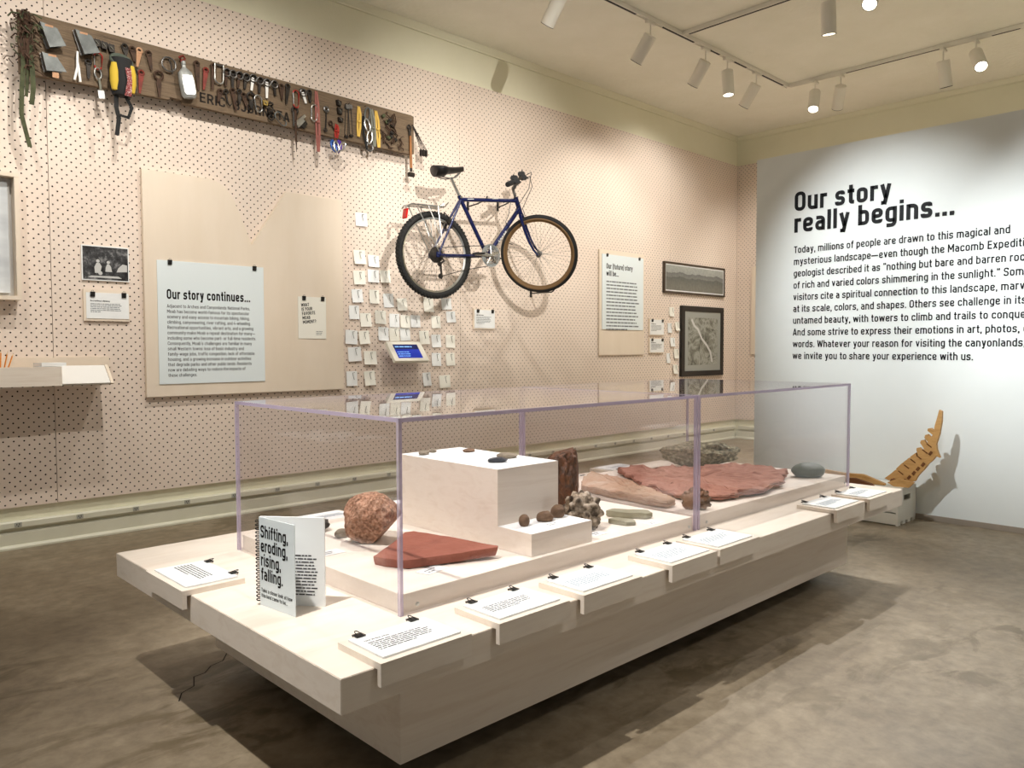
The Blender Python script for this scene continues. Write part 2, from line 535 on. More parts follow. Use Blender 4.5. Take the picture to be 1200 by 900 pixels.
# concrete floor
def concrete():
    m, nt, b = new_mat('stained_concrete')
    N, L = nt.nodes, nt.links
    tc = N.new('ShaderNodeTexCoord')
    def nz(scale, det, dist=0.0, stretch=(1, 1, 1), rot=0.0):
        mp = N.new('ShaderNodeMapping')
        mp.inputs['Scale'].default_value = stretch
        mp.inputs['Rotation'].default_value = (0, 0, rot)
        L.new(tc.outputs['Object'], mp.inputs[0])
        n = N.new('ShaderNodeTexNoise')
        n.inputs['Scale'].default_value = scale
        n.inputs['Detail'].default_value = det
        n.inputs['Roughness'].default_value = 0.62
        n.inputs['Distortion'].default_value = dist
        L.new(mp.outputs[0], n.inputs['Vector'])
        return n.outputs['Fac']
    def ramp(f, stops):
        r = N.new('ShaderNodeValToRGB')
        L.new(f, r.inputs[0])
        e = r.color_ramp.elements
        e[0].position, e[0].color = stops[0][0], stops[0][1]
        e[1].position, e[1].color = stops[-1][0], stops[-1][1]
        for p, c in stops[1:-1]:
            q = e.new(p)
            q.color = c
        return r.outputs[0]
    base = ramp(nz(1.1, 8, 0.3), [(0.3, lin((126, 112, 92))), (0.5, lin((150, 136, 114))), (0.7, lin((172, 158, 136)))])
    fine = ramp(nz(16, 10, 0.2), [(0.3, lin((178, 172, 164))), (0.75, lin((255, 255, 255)))])
    stain = ramp(nz(3.4, 12, 0.6, (1.0, 2.2, 1), 0.7), [(0.50, (0, 0, 0, 1)), (0.60, (1, 1, 1, 1))])
    blot = ramp(nz(0.45, 3), [(0.46, (0, 0, 0, 1)), (0.58, (0.85, 0.85, 0.85, 1))])
    mu = N.new('ShaderNodeMix')
    mu.data_type, mu.blend_type = 'RGBA', 'MULTIPLY'
    mu.inputs[0].default_value = 0.8
    L.new(base, mu.inputs[6])
    L.new(fine, mu.inputs[7])
    sm = N.new('ShaderNodeMath')
    sm.operation = 'MULTIPLY'
    L.new(stain, sm.inputs[0])
    L.new(blot, sm.inputs[1])
    mx = N.new('ShaderNodeMix')
    mx.data_type = 'RGBA'
    L.new(sm.outputs[0], mx.inputs[0])
    L.new(mu.outputs[2], mx.inputs[6])
    mx.inputs[7].default_value = lin((84, 70, 44))
    L.new(mx.outputs[2], b.inputs['Base Color'])
    rr = N.new('ShaderNodeMapRange')
    L.new(nz(4, 6), rr.inputs[0])
    rr.inputs[3].default_value = 0.38
    rr.inputs[4].default_value = 0.62
    L.new(rr.outputs[0], b.inputs['Roughness'])
    bp = N.new('ShaderNodeBump')
    bp.inputs['Strength'].default_value = 0.08
    L.new(nz(14, 6), bp.inputs['Height'])
    L.new(bp.outputs[0], b.inputs['Normal'])
    return m
m_floor = concrete()

def acrylic(name, tint):
    """clear sheet: light passes straight through, both faces mirror more at a glancing angle"""
    m, nt, b = new_mat(name)
    N, L = nt.nodes, nt.links
    out = N['Material Output']
    N.remove(b)
    lw = N.new('ShaderNodeLayerWeight')
    lw.inputs['Blend'].default_value = 0.5
    pw = N.new('ShaderNodeMath')
    pw.operation = 'POWER'
    L.new(lw.outputs['Facing'], pw.inputs[0])
    pw.inputs[1].default_value = 5.0
    ma = N.new('ShaderNodeMath')
    ma.operation = 'MULTIPLY_ADD'
    L.new(pw.outputs[0], ma.inputs[0])
    ma.inputs[1].default_value = 0.96
    ma.inputs[2].default_value = 0.03
    tr = N.new('ShaderNodeBsdfTransparent')
    tr.inputs[0].default_value = tint
    gl = N.new('ShaderNodeBsdfGlossy')
    gl.inputs['Roughness'].default_value = 0.0
    gl.inputs['Color'].default_value = (0.95, 0.95, 0.95, 1)
    mx = N.new('ShaderNodeMixShader')
    L.new(ma.outputs[0], mx.inputs[0])
    L.new(tr.outputs[0], mx.inputs[1])
    L.new(gl.outputs[0], mx.inputs[2])
    L.new(mx.outputs[0], out.inputs[0])
    return m
m_acrylic = acrylic('clear_acrylic', (0.985, 0.98, 0.985, 1))

def edge_mat():
    m, nt, b = new_mat('violet_acrylic_edge')
    N, L = nt.nodes, nt.links
    out = N['Material Output']
    b.inputs['Base Color'].default_value = lin((204, 194, 212))
    b.inputs['Roughness'].default_value = 0.15
    tr = N.new('ShaderNodeBsdfTransparent')
    tr.inputs[0].default_value = (0.88, 0.83, 0.93, 1)
    mx = N.new('ShaderNodeMixShader')
    mx.inputs[0].default_value = 0.55
    L.new(tr.outputs[0], mx.inputs[1])
    L.new(b.outputs[0], mx.inputs[2])
    L.new(mx.outputs[0], out.inputs[0])
    return m
m_edge = edge_mat()

def glow(name, rgb, strength):
    m, nt, b = new_mat(name)
    b.inputs['Base Color'].default_value = lin(rgb)
    b.inputs['Emission Color'].default_value = lin(rgb)
    b.inputs['Emission Strength'].default_value = strength
    return m
m_lens = glow('lit_lens', (255, 246, 230), 9.0)

# ------------------------------------------------------------------ setting
ZC = 3.72
struct('floor', MB().span(-4, 9.2, -5, 5.4, -0.06, 0), m_floor)
struct('ceiling', MB().span(-4, 9.2, -5, 5.4, ZC, ZC + 0.06), m_ceil)
struct('wall_left', MB().span(-4, 8.9, 5.105, 5.25, 0, ZC), m_plaster)
struct('wall_back', MB().span(8.795, 8.95, -5, 5.105, 0, ZC), m_plaster)
for x0, x1 in ((-2.0, 1.2245), (1.2275, 4.2885), (4.2915, 7.3505), (7.3535, 8.768)):
    struct('wall_left_pegboard', MB().span(x0, x1, 5.08, 5.104, 0.237, 3.362), m_peg)
struct('wall_back_pegboard', MB().span(8.77, 8.794, 2.0, 5.079, 0.237, 3.362), m_peg_end)
# cornice
def cornice(y0, y1, z0, z1, mapf):
    pr = [(0, z1), (-0.035, z1), (-0.03, z1 - 0.018), (-0.012, z0 + 0.012), (-0.012, z0), (0, z0)]
    return MB().prism(pr, y0, y1, mapf)
struct('trim_1', cornice(-4, 8.79, 3.66, 3.719, lambda u, v, d: (d, 5.104 + u, v)), m_plaster)
struct('trim_2', cornice(-5, 5.09, 3.66, 3.719, lambda u, v, d: (8.794 + u, d, v)), m_plaster)
# skirting: a flat board with a rounded shoe
bp_ = [(0, 0.001), (-0.036, 0.001), (-0.036, 0.012), (-0.028, 0.022), (-0.02, 0.025), (-0.02, 0.088), (-0.014, 0.097), (0, 0.097)]
struct('baseboard_left', MB().prism(bp_, -4, 8.77, lambda u, v, d: (d, 5.104 + u, v)), m_trimpaint)
struct('baseboard_back', MB().prism(bp_, -5, 5.068, lambda u, v, d: (8.794 + u, d, v)), m_trimpaint)
# freestanding text wall
struct('wall_right', MB().span(5.45, 5.58, -1.2, 2.998, 0.0, 2.532, 0.002), m_textwall)
struct('baseboard_right', MB().span(5.438, 5.449, -1.2, 2.998, 0.001, 0.036), m_grybase)
# hairline crack in the concrete
cr_ = [(1.24, 2.82), (1.17, 2.72), (1.12, 2.705), (1.08, 2.66), (1.04, 2.655), (1.01, 2.58), (0.96, 2.555), (0.93, 2.50)]
mb = MB()
for (x0, y0), (x1, y1) in zip(cr_, cr_[1:]):
    d = Vector((y0 - y1, x1 - x0)).normalized() * 0.0022
    mb.bm.faces.new([mb.bm.verts.new(p) for p in ((x0 + d.x, y0 + d.y, .0006), (x0 - d.x, y0 - d.y, .0006), (x1 - d.x, y1 - d.y, .0006), (x1 + d.x, y1 + d.y, .0006))])
ck = mb.obj('floor_crack', plain('dark_crack', (40, 33, 24), 0.9))
ck.parent = bpy.data.objects['floor']
ck['kind'] = 'structure'

# surface raceway with its outlets
m_outlet = plain('grey_outlet_plate', (172, 172, 160), 0.5)
rw = thing('power_raceway', 'long pale metal power raceway with outlets running above the skirting of the pegboard wall', 'power strip', (2.0, 5.104, 0.118))
MB().prism([(0, 0), (-0.03, 0), (-0.034, 0.006), (-0.034, 0.034), (-0.028, 0.042), (0, 0.042)], -5.0, 6.76, lambda u, v, d: (d, u, v)).obj('channel', m_trimpaint, rw)
out0 = None
for i in range(24):
    x = 1.023 + 0.3145 * i - 2.0
    if out0 is None:
        out0 = MB().box((0, -0.0355, 0.021), (0.036, 0.003, 0.026), None, 0.001).obj('outlet', m_outlet, rw)
        s0 = MB().box((-0.007, -0.0378, 0.024), (0.003, 0.002, 0.009)).box((0.006, -0.0378, 0.024), (0.003, 0.002, 0.011)).box((0, -0.0378, 0.013), (0.005, 0.002, 0.005)).obj('socket_slot', m_slot, out0)
        out0.location.x = x
    else:
        o = out0.copy(); COL.objects.link(o); o.location.x = x
        q = s0.copy(); COL.objects.link(q); q.parent = o
rw2 = thing('power_raceway', 'short pale power raceway beyond the corner, on the end wall', 'power strip', (8.794, 4.4, 0.118))
MB().prism([(0, 0), (-0.03, 0), (-0.034, 0.006), (-0.034, 0.034), (-0.028, 0.042), (0, 0.042)], -1.4, 0.63, lambda u, v, d: (u, d, v)).obj('channel', m_trimpaint, rw2)

# ------------------------------------------------------------------ lettering on the text wall
tw = thing('wall_lettering', 'large black heading and ten lines of text on the pale text wall', 'wall text', (5.449, 2.695, 0))
pl = lambda z: (lambda u, v: (-0.0012, -u, z + v))
lettering(MB(), ['Our story', 'really begins...'], 0.138, 0.185, 0.154, pl(2.111), fit=('really begins...', 1.055), seg=5).obj('heading', m_ink, tw)
body = ['Today, millions of people are drawn to this magical and',
        'mysterious landscape—even though the Macomb Expedition',
        'geologist described it as “nothing but bare and barren rocks',
        'of rich and varied colors shimmering in the sunlight.” Some',
        'visitors cite a spiritual connection to this landscape, marvel',
        'at its scale, colors, and shapes. Others see challenge in its',
        'untamed beauty, with towers to climb and trails to conquer.',
        'And some strive to express their emotions in art, photos, or',
        'words. Whatever your reason for visiting the canyonlands,',
        'we invite you to share your experience with us.']
lettering(MB(), body, 0.0505, 0.155, 0.0852, pl(1.809), fit=(body[0], 1.364), seg=3).obj('paragraph', m_ink, tw)

# ------------------------------------------------------------------ lighting tracks and lamps
def track(label, p0, p1, slots):
    p0, p1 = Vector(p0), Vector(p1)
    t = thing('lighting_track', label, 'lighting track', p0)
    d = (p1 - p0)
    Ln = d.length
    t.rotation_euler.z = math.atan2(d.y, d.x)
    MB().prism([(-0.019, 0), (-0.019, -0.034), (-0.011, -0.034), (-0.011, -0.026), (0.011, -0.026), (0.011, -0.034), (0.019, -0.034), (0.019, 0)], 0, Ln, lambda u, v, dd: (dd, u, v)).obj('rail', m_white_metal, t)
    mb = MB()
    for a, b in slots:
        mb.span(a, b, -0.0105, 0.0105, -0.0338, -0.027)
    mb.obj('conductor_slot', m_slot, t)
    return t
ZT = ZC - 0.001
track('long white ceiling track running parallel to the pegboard wall', (-1.0, 3.745, ZT), (7.40, 3.745, ZT), [(0.1, 5.94), (6.3, 6.74), (6.98, 7.14), (7.4, 7.6), (7.9, 8.3)])
track('white ceiling cross track nearer the camera, joining the long track at right angles', (5.56, 3.725, ZT), (5.56, -2.0, ZT), [(0.05, 1.05), (1.7, 5.5)])
track('white ceiling cross track at the far end of the long track', (7.40, 3.725, ZT), (7.40, -2.0, ZT), [(0.55, 1.35), (1.75, 1.95), (2.4, 5.5)])

def lamp(label, at, aim, power, lit, ang=48, col=WARM):
    """white cylinder spotlight on a stem"""
    t = thing('track_spotlight', label, 'spotlight', at, group='white cylinder spotlights on the ceiling tracks')
    # adapter box below the track, stem, can on a pivot
    MB().box((0, 0, -0.046), (0.11, 0.03, 0.024), None, 0.004).obj('adapter', m_white_metal, t)
    MB().tube([(0, 0, -0.056), (0, 0, -0.135)], 0.006, 8).obj('stem', m_white_metal, t)
    piv = Vector((0, 0, -0.14))
    d = (Vector(aim) - (Vector(at) + piv)).normalized()
    Rm = d.to_track_quat('Z', 'Y').to_matrix()
    MB().lathe([(0.045, 0.0), (0.051, 0.004), (0.051, 0.215), (0.049, 0.22), (0.046, 0.22), (0.046, 0.18)], 32, Rm, piv).obj('can', m_white_metal, t, smooth=True)
    ring = MB().torus(piv + Rm @ Vector((0, 0, 0.2195)), 0.0475, 0.0028, Rm, 32, 6).obj('baffle_ring', m_slot, t, smooth=True)
    MB().lathe([(0.0, 0.186), (0.045, 0.186), (0.045, 0.19), (0.0, 0.194)], 28, Rm, piv).obj('lens', m_lens if lit else m_steel, t, smooth=True)
    if power:
        src = Vector(at) + piv + d * 0.235
        spot('lamp_beam', src, aim, power, ang, 0.7, col, 0.03)
    return t
LZ = ZT
lamp('white spotlight nearest the camera on the long track, turned to the pegboard', (4.10, 3.745, LZ), (4.05, 5.08, 1.9), 12, True, 118)
lamp('white spotlight on the long track just before the first cross track', (5.13, 3.745, LZ), (5.08, 5.08, 1.9), 14, True, 118)
lamp('white spotlight aimed at the wall, first one past the first cross track', (5.92, 3.745, LZ), (6.05, 5.08, 1.9), 52, True, 92)
lamp('white spotlight on the long track with its bright opening turned to the table', (6.27, 3.745, LZ), (6.12, 3.45, 0.2), 70, True, 60, NEUT)
lamp('white spotlight at the far end of the long track, turned to the wall', (6.78, 3.745, LZ), (6.9, 5.08, 1.9), 60, True, 118)
lamp('white spotlight on the first cross track with no opening in view', (5.56, 2.52, LZ), (6.05, 2.60, 0.3), 330, True, 60, NEUT)
lamp('white spotlight with a large bright opening at the top edge, on the first cross track', (5.56, 2.19, LZ), (2.9, 1.9, 0.45), 310, True, 52, NEUT)
lamp('white spotlight with bright opening, nearest the corner on the far cross track', (7.40, 3.47, LZ), (5.6, 2.9, 0.2), 240, True, 60, NEUT)
lamp('white spotlight without a visible opening, second from corner on the far cross track', (7.40, 3.22, LZ), (8.77, 4.2, 1.6), 110, False, 90)
lamp('white upright spotlight hanging straight down on the far cross track', (7.40, 2.34, LZ), (8.3, 2.2, 0.4), 560, False, 90)
lamp('white spotlight with bright opening, farthest right on the far cross track', (7.40, 2.09, LZ), (5.0, 0.6, 0.4), 160, True, 46, NEUT)

# ------------------------------------------------------------------ display platform
pf = thing('display_platform', 'long low whitewashed plywood display platform standing on the concrete floor', 'display table', (0, 0, 0))
MB().span(0.856, 4.006, 1.408, 2.832, 0.351, 0.430, 0.0015).obj('tabletop', m_wood, pf)
MB().span(1.123, 3.765, 1.572, 2.668, 0.08, 0.351, 0.0015).obj('plinth', m_wood, pf)
MB().span(1.24, 3.65, 1.70, 2.54, 0.0, 0.08).obj('toe_kick', m_black, pf)  # black puts the shade of the gap under the plinth into the colour

# raised decks inside the cases
def deck(label, x0, x1):
    o = MB().span(-(x1 - x0) / 2, (x1 - x0) / 2, -0.463, 0.463, 0.0, 0.052, 0.001).obj('display_deck', m_deck, loc=((x0 + x1) / 2, 2.108, 0.430))
    return tag(o, label, 'display deck')
deck('pale plywood deck under the stepped white block, inside the near acrylic case', 1.184, 2.533)
deck('pale plywood deck under the big red flagstone, inside the far acrylic case', 2.567, 3.906)
ZD = 0.482

def case(label, x0, x1, y0=1.632, y1=2.585):
    t = thing('acrylic_case', label, 'display case', (x0, y0, 0.4302))
    X, Y, Z, T = x1 - x0, y1 - y0, 0.5135, 0.0105
    f = T
    MB().span(T, X - T, 0, T, 0.0, Z - T).obj('front_panel', m_acrylic, t)
    MB().span(T, X - T, Y - T, Y, 0.0, Z - T).obj('back_panel', m_acrylic, t)
    MB().span(0, T, T, Y - T, 0.0, Z - T).obj('side_panel', m_acrylic, t)
    MB().span(X - T, X, T, Y - T, 0.0, Z - T).obj('side_panel', m_acrylic, t)
    MB().span(T, X - T, T, Y - T, Z - T, Z).obj('top_panel', m_acrylic, t)
    e = MB()
    for a in (0, X - T):
        for b in (0, Y - T):
            e.span(a, a + T, b, b + T, 0.0, Z - T)
    for b in (0, Y - T):
        e.span(0, X, b, b + T, Z - T, Z)
    for a in (0, X - T):
        e.span(a, a + T, T, Y - T, Z - T, Z)
    ed = e.obj('bonded_edge', m_edge, t)
    ed['label'] = 'violet-tinted bonded edges'
    for a in (0.055, X - 0.055):
        s = MB()
        s.lathe([(0.0, 0.0), (0.006, 0.0), (0.006, 0.002), (0.003, 0.004), (0.0, 0.004)], 10, AX_Y.inverted() @ Matrix.Rotation(0, 3, 'X'), (a, -0.0005, 0.022))
        s.obj('screw', m_steel, t)
    return t
case('clear acrylic case with violet edges over the stepped block, nearer the camera', 1.170, 2.546)
case('clear acrylic case with violet edges over the red flagstone, nearer the text wall', 2.556, 3.920)

# stepped riser
rs = thing('stepped_riser', 'tall pale plywood block with one low step, inside the near acrylic case', 'riser', (1.685, 1.664, ZD + .0005))
prof = [(0, 0), (0, 0.0705), (0.152, 0.0705), (0.152, 0.253), (0.676, 0.253), (0.676, 0)]
MB().prism(prof, 0, 0.284, lambda u, v, d: (d, u, v)).obj('block', m_wood, rs)
MB().span(0.0015, 0.2825, 0.0015, 0.1505, 0.0706, 0.0716).obj('step_sheet', m_paper, rs)
MB().span(0.0015, 0.2825, 0.1535, 0.6745, 0.2531, 0.2541).obj('top_sheet', m_paper, rs)

# ------------------------------------------------------------------ rocks
def fbm(p, o=4):
    return noise.fractal(p, 1.0, 2.0, o)

def boulder(name, label, loc, size, mat, seed, rough=0.18, freq=2.2, cuts=0, sub=4, flat=0.35, rz=0.0, lumps=0.0, taper=0.0, cat='rock', group=None, rx=0.0):
    """one stone: a ball pushed about by noise, sliced by planes, flattened where it rests"""
    r = random.Random(seed)
    bm = bmesh.new()
    bmesh.ops.create_icosphere(bm, subdivisions=sub, radius=1.0)
    off = Vector((r.uniform(-50, 50), r.uniform(-50, 50), r.uniform(-50, 50)))
    planes = []
    for _ in range(cuts):
        n = Vector((r.gauss(0, 1), r.gauss(0, 1), r.gauss(0, 0.8))).normalized()
        planes.append((n, r.uniform(0.62, 0.9)))
    for v in bm.verts:
        p = v.co.copy()
        d = 1.0 + rough * fbm(p * freq + off, 5)
        if lumps:
            dd, _ = noise.voronoi(p * 2.6 + off)
            d += lumps * (0.30 - 1.1 * min(dd[0], 0.75) ** 2)
        p = p * d
        for n, k in planes:
            e = p.dot(n) - k
            if e > 0:
                p -= n * e * 0.92
        if taper:
            f = 1.0 + taper * p.z
            p.x *= f
            p.y *= f
        v.co = p
    zmin = min(v.co.z for v in bm.verts)
    zc = zmin * (1 - flat)
    for v in bm.verts:
        if v.co.z < zc:
            v.co.z = zc + (v.co.z - zc) * 0.04
    R3 = Matrix.Rotation(rx, 3, 'X')
    for v in bm.verts:
        v.co = R3 @ v.co
    mn = [min(v.co[i] for v in bm.verts) for i in range(3)]
    mxx = [max(v.co[i] for v in bm.verts) for i in range(3)]
    for v in bm.verts:
        v.co = Vector((((v.co.x - mn[0]) / (mxx[0] - mn[0]) - 0.5) * size[0], ((v.co.y - mn[1]) / (mxx[1] - mn[1]) - 0.5) * size[1], (v.co.z - mn[2]) / (mxx[2] - mn[2]) * size[2]))
    mb = MB()
    mb.bm.free()
    mb.bm = bm
    o = mb.obj(name, mat, loc=loc, rz=rz, smooth=True)
    return tag(o, label, cat, group)

def slab(name, label, pts, z, thick, mat, seed, relief=0.006, jag=0.008, tilt=None, under=0.9, step=0.018, cat='rock', crisp=False, rugged=False):
    """flat stone traced by its outline in plan, broken edge, layered top"""
    r = random.Random(seed)
    cx = sum(p[0] for p in pts) / len(pts)
    cy = sum(p[1] for p in pts) / len(pts)
    out = []
    n = len(pts)
    for i in range(n):
        a, b = Vector(pts[i]), Vector(pts[(i + 1) % n])
        k = max(1, int((b - a).length / step))
        for j in range(k):
            p = a.lerp(b, j / k)
            q = Vector((p.x * 9, p.y * 9, seed * 3.1))
            amp = jag if j else jag * 0.3
            out.append(Vector((p.x + amp * noise.noise(q * 3), p.y + amp * noise.noise(q * 3 + Vector((7, 3, 1))))))
    c = Vector((cx, cy))
    bm = bmesh.new()
    def ring(s, zf, extra=0.0):
        res = []
        for p in out:
            q = c + (p - c) * s
            h = zf
            if zf > thick * 0.5:
                nz = noise.fractal(Vector((q.x * 7, q.y * 12, seed)), 1.0, 2.0, 5)
                h += relief * nz + relief * 0.9 * (math.floor(nz * 3.0) / 3.0)
            h += extra
            if tilt:
                h += tilt[0] * (q.x - cx) + tilt[1] * (q.y - cy)
            res.append(bm.verts.new((q.x - cx, q.y - cy, h)))
        return res
    rings = [ring(under, 0.0), ring(0.985, thick * 0.22), ring(1.0, thick * 0.48), ring(0.982, thick * 0.55), ring(0.996, thick * 0.8), ring(0.985, thick)]
    if crisp:
        for q in rings:
            for v in q:
                bm.verts.remove(v)
        rings = [ring(under, 0.0), ring(0.99, thick * 0.5), ring(1.0, thick * 0.96), ring(0.996, thick)]
    for s in (0.93, 0.87, 0.8, 0.72, 0.63, 0.53, 0.42, 0.3, 0.17, 0.06):
        rings.append(ring(s, thick))
    m_ = len(out)
    if rugged:
        for qi, q in enumerate(rings[1:]):
            for v in q:
                nn = noise.noise(Vector((v.co.x * 34, v.co.y * 60, qi * 3.7)))
                v.co.z += 0.0035 * nn if qi > 3 else 0
                v.co.x *= 1 + 0.012 * nn
                v.co.y *= 1 + 0.012 * nn
    for a, b in zip(rings, rings[1:]):
        for j in range(m_):
            bm.faces.new((a[j], a[(j + 1) % m_], b[(j + 1) % m_], b[j]))
    bm.faces.new(list(reversed(rings[0])))
    bm.faces.new(rings[-1])
    lo = min(v.co.z for v in bm.verts)
    for v in bm.verts:
        v.co.z -= lo
    mb = MB()
    mb.bm.free()
    mb.bm = bm
    o = mb.obj(name, mat, loc=(cx, cy, z), smooth=not rugged)
    return tag(o, label, cat)

def speckle(name, c0, c1, c2, scale, bump=0.6, patch=None):
    """granular stone: small voronoi grains over a slow stain"""
    m, nt, b = new_mat(name)
    N, L = nt.nodes, nt.links
    tc = N.new('ShaderNodeTexCoord')
    vo = N.new('ShaderNodeTexVoronoi')
    vo.inputs['Scale'].default_value = scale
    L.new(tc.outputs['Object'], vo.inputs['Vector'])
    nz = N.new('ShaderNodeTexNoise')
    nz.inputs['Scale'].default_value = scale * 1.3
    nz.inputs['Detail'].default_value = 8
    L.new(tc.outputs['Object'], nz.inputs['Vector'])
    rp = N.new('ShaderNodeValToRGB')
    L.new(nz.outputs['Fac'], rp.inputs[0])
    e = rp.color_ramp.elements
    e[0].position, e[0].color = 0.36, lin(c0)
    e[1].position, e[1].color = 0.64, lin(c2)
    q = e.new(0.5)
    q.color = lin(c1)
    mx = N.new('ShaderNodeMix')
    mx.data_type, mx.blend_type = 'RGBA', 'MULTIPLY'
    mx.inputs[0].default_value = 0.55
    L.new(rp.outputs[0], mx.inputs[6])
    hs = N.new('ShaderNodeMapRange')
    sep = N.new('ShaderNodeSeparateColor')
    L.new(vo.outputs['Color'], sep.inputs[0])
    L.new(sep.outputs[0], hs.inputs[0])
    hs.inputs[3].default_value = 0.45
    hs.inputs[4].default_value = 1.25
    L.new(hs.outputs[0], mx.inputs[7])
    L.new(mx.outputs[2], b.inputs['Base Color'])
    b.inputs['Roughness'].default_value = 0.85
    b.inputs['Specular IOR Level'].default_value = 0.25
    bp = N.new('ShaderNodeBump')
    bp.inputs['Strength'].default_value = bump
    bp.inputs['Distance'].default_value = 0.01
    L.new(nz.outputs['Fac'], bp.inputs['Height'])
    L.new(bp.outputs[0], b.inputs['Normal'])
    return m

m_granite = speckle('pink_speckled_granite', (128, 92, 72), (168, 126, 102), (194, 156, 132), 75, 0.8)
m_redstone = noisy('red_sandstone', [(124, 70, 56), (146, 86, 70), (136, 78, 62)], 6, 8, 0.85, 0.25, bscale=45)
m_flag = noisy('red_flagstone', [(138, 92, 78), (168, 118, 100), (154, 104, 88), (182, 134, 116)], 5, 9, 0.9, 0.5, stretch=(1, 1.8, 4), bscale=16)
m_tanflag = noisy('tan_grey_flagstone', [(146, 106, 82), (176, 150, 126), (168, 132, 106), (186, 166, 146)], 4, 8, 0.9, 0.35, stretch=(1, 2, 6), bscale=20)
m_petrified = noisy('petrified_wood', [(34, 20, 12), (96, 56, 28), (52, 30, 18), (146, 92, 48)], 9, 9, 0.6, 1.0, stretch=(2.2, 2.2, 0.7), bscale=16)
m_coral = speckle('chalky_fossil_shell', (66, 54, 44), (146, 132, 114), (190, 176, 160), 30, 1.0)
m_greenrock = speckle('grey_green_stone', (104, 98, 78), (148, 140, 116), (186, 178, 152), 46, 0.8)
m_greenpebble = noisy('dark_green_cobble', [(74, 82, 74), (98, 106, 96), (86, 94, 86)], 14, 6, 0.5, 0.1)
m_greenslip = noisy('grey_green_mudstone', [(128, 124, 102), (154, 150, 128)], 10, 5, 0.8, 0.2)
m_knob = noisy('smoky_agate', [(54, 44, 36), (150, 106, 74), (96, 76, 60), (170, 128, 96)], 9, 7, 0.45, 0.5)
m_brownpeb = noisy('brown_pebble', [(84, 62, 44), (122, 94, 70)], 26, 5, 0.7, 0.3)
m_coal = noisy('black_coal', [(20, 19, 19), (44, 42, 40)], 22, 5, 0.45, 0.6)
m_greypeb = noisy('grey_pebble', [(108, 98, 84), (150, 138, 120)], 24, 5, 0.75, 0.3)
m_blackflint = noisy('blue_black_flint', [(30, 34, 42), (54, 58, 66)], 22, 4, 0.4, 0.2)

boulder('granite_boulder', 'rounded pink speckled granite boulder at the left end of the near case', (1.458, 2.185, ZD), (0.215, 0.19, 0.168), m_granite, 11, 0.2, 1.5, 2, 5, 0.24, 0.9)
slab('red_sandstone_triangle', 'smooth triangular slab of dark red sandstone in front of the stepped block', [(1.30, 1.89), (1.292, 1.935), (1.40, 2.005), (1.53, 2.10), (1.556, 2.09), (1.585, 1.94), (1.612, 1.735), (1.596, 1.722), (1.45, 1.775), (1.335, 1.822)], ZD, 0.026, m_redstone, 4, 0.0012, 0.003, (0.03, -0.01), 0.97, crisp=True)
boulder('petrified_wood', 'tall upright block of dark brown petrified wood behind the stepped block', (2.345, 2.135, ZD), (0.20, 0.15, 0.238), m_petrified, 23, 0.26, 2.6, 6, 5, 0.2, 0.3, 0.0, -0.12)
boulder('fossil_shell_clump', 'pale lumpy clump of fossil shells beside the step of the white block', (2.095, 1.815, ZD), (0.165, 0.15, 0.135), m_coral, 31, 0.16, 2.8, 0, 5, 0.25, 0.2, 0.42)
slab('tan_flagstone', 'long tan and grey flagstone narrowing to a point, next to the red flagstone', [(2.635, 2.29), (2.80, 2.42), (2.965, 2.505), (2.93, 2.32), (2.82, 2.08), (2.70, 1.88), (2.645, 1.795), (2.585, 1.79), (2.575, 1.83), (2.592, 2.05)], ZD, 0.031, m_tanflag, 9, 0.004, 0.012, rugged=True)
slab('red_flagstone', 'big flat red flagstone with a ragged layered edge in the far case', [(3.05, 2.36), (3.12, 2.47), (3.30, 2.49), (3.20, 2.37), (3.40, 2.24), (3.62, 2.12), (3.70, 1.95), (3.66, 1.83), (3.52, 1.77), (3.34, 1.69), (3.10, 1.665), (2.88, 1.715), (2.745, 1.785), (2.80, 1.91), (2.85, 2.10), (2.94, 2.22)], ZD, 0.027, m_flag, 17, 0.009, 0.03, (0.02, 0.0), 0.9, rugged=True)
slab('red_flagstone_shard', 'thin brown shard of flagstone poking out beyond the red flagstone', [(3.60, 2.13), (3.74, 2.06), (3.80, 1.90), (3.765, 1.89), (3.70, 1.985)], ZD, 0.014, m_flag, 27, 0.003, 0.006)
boulder('green_boulder', 'wide grey green boulder with an undercut end behind the red flagstone', (3.64, 2.32, ZD), (0.44, 0.19, 0.138), m_greenrock, 47, 0.26, 1.8, 7, 5, 0.2, -0.75, 0.0, 0.22)
boulder('dark_green_cobble', 'smooth dark green oval cobble alone at the far end of the deck', (3.738, 1.76, ZD), (0.165, 0.115, 0.072), m_greenpebble, 53, 0.05, 1.2, 0, 4, 0.2, -0.75)
boulder('agate_knob', 'brown and smoky agate knob in front of the red flagstone', (2.665, 1.715, ZD), (0.125, 0.09, 0.092), m_knob, 61, 0.45, 2.3, 5, 5, 0.25, -0.5)
slab('green_mudstone_slip', 'larger grey green slip of mudstone lying before the tan flagstone', [(2.30, 1.875), (2.36, 1.885), (2.43, 1.775), (2.405, 1.735), (2.37, 1.738), (2.33, 1.80)], ZD, 0.022, m_greenslip, 71, 0.002, 0.004)
slab('green_mudstone_slip', 'smaller grey green slip of mudstone, nearest the front panel', [(2.215, 1.795), (2.25, 1.80), (2.285, 1.735), (2.262, 1.705), (2.228, 1.72)], ZD, 0.017, m_greenslip, 73, 0.002, 0.003)
boulder('coal_lump', 'black lump of coal half hidden behind the open book', (1.375, 2.46, ZD), (0.15, 0.11, 0.05), m_coal, 83, 0.22, 2.4, 5, 4, 0.3, -0.6)
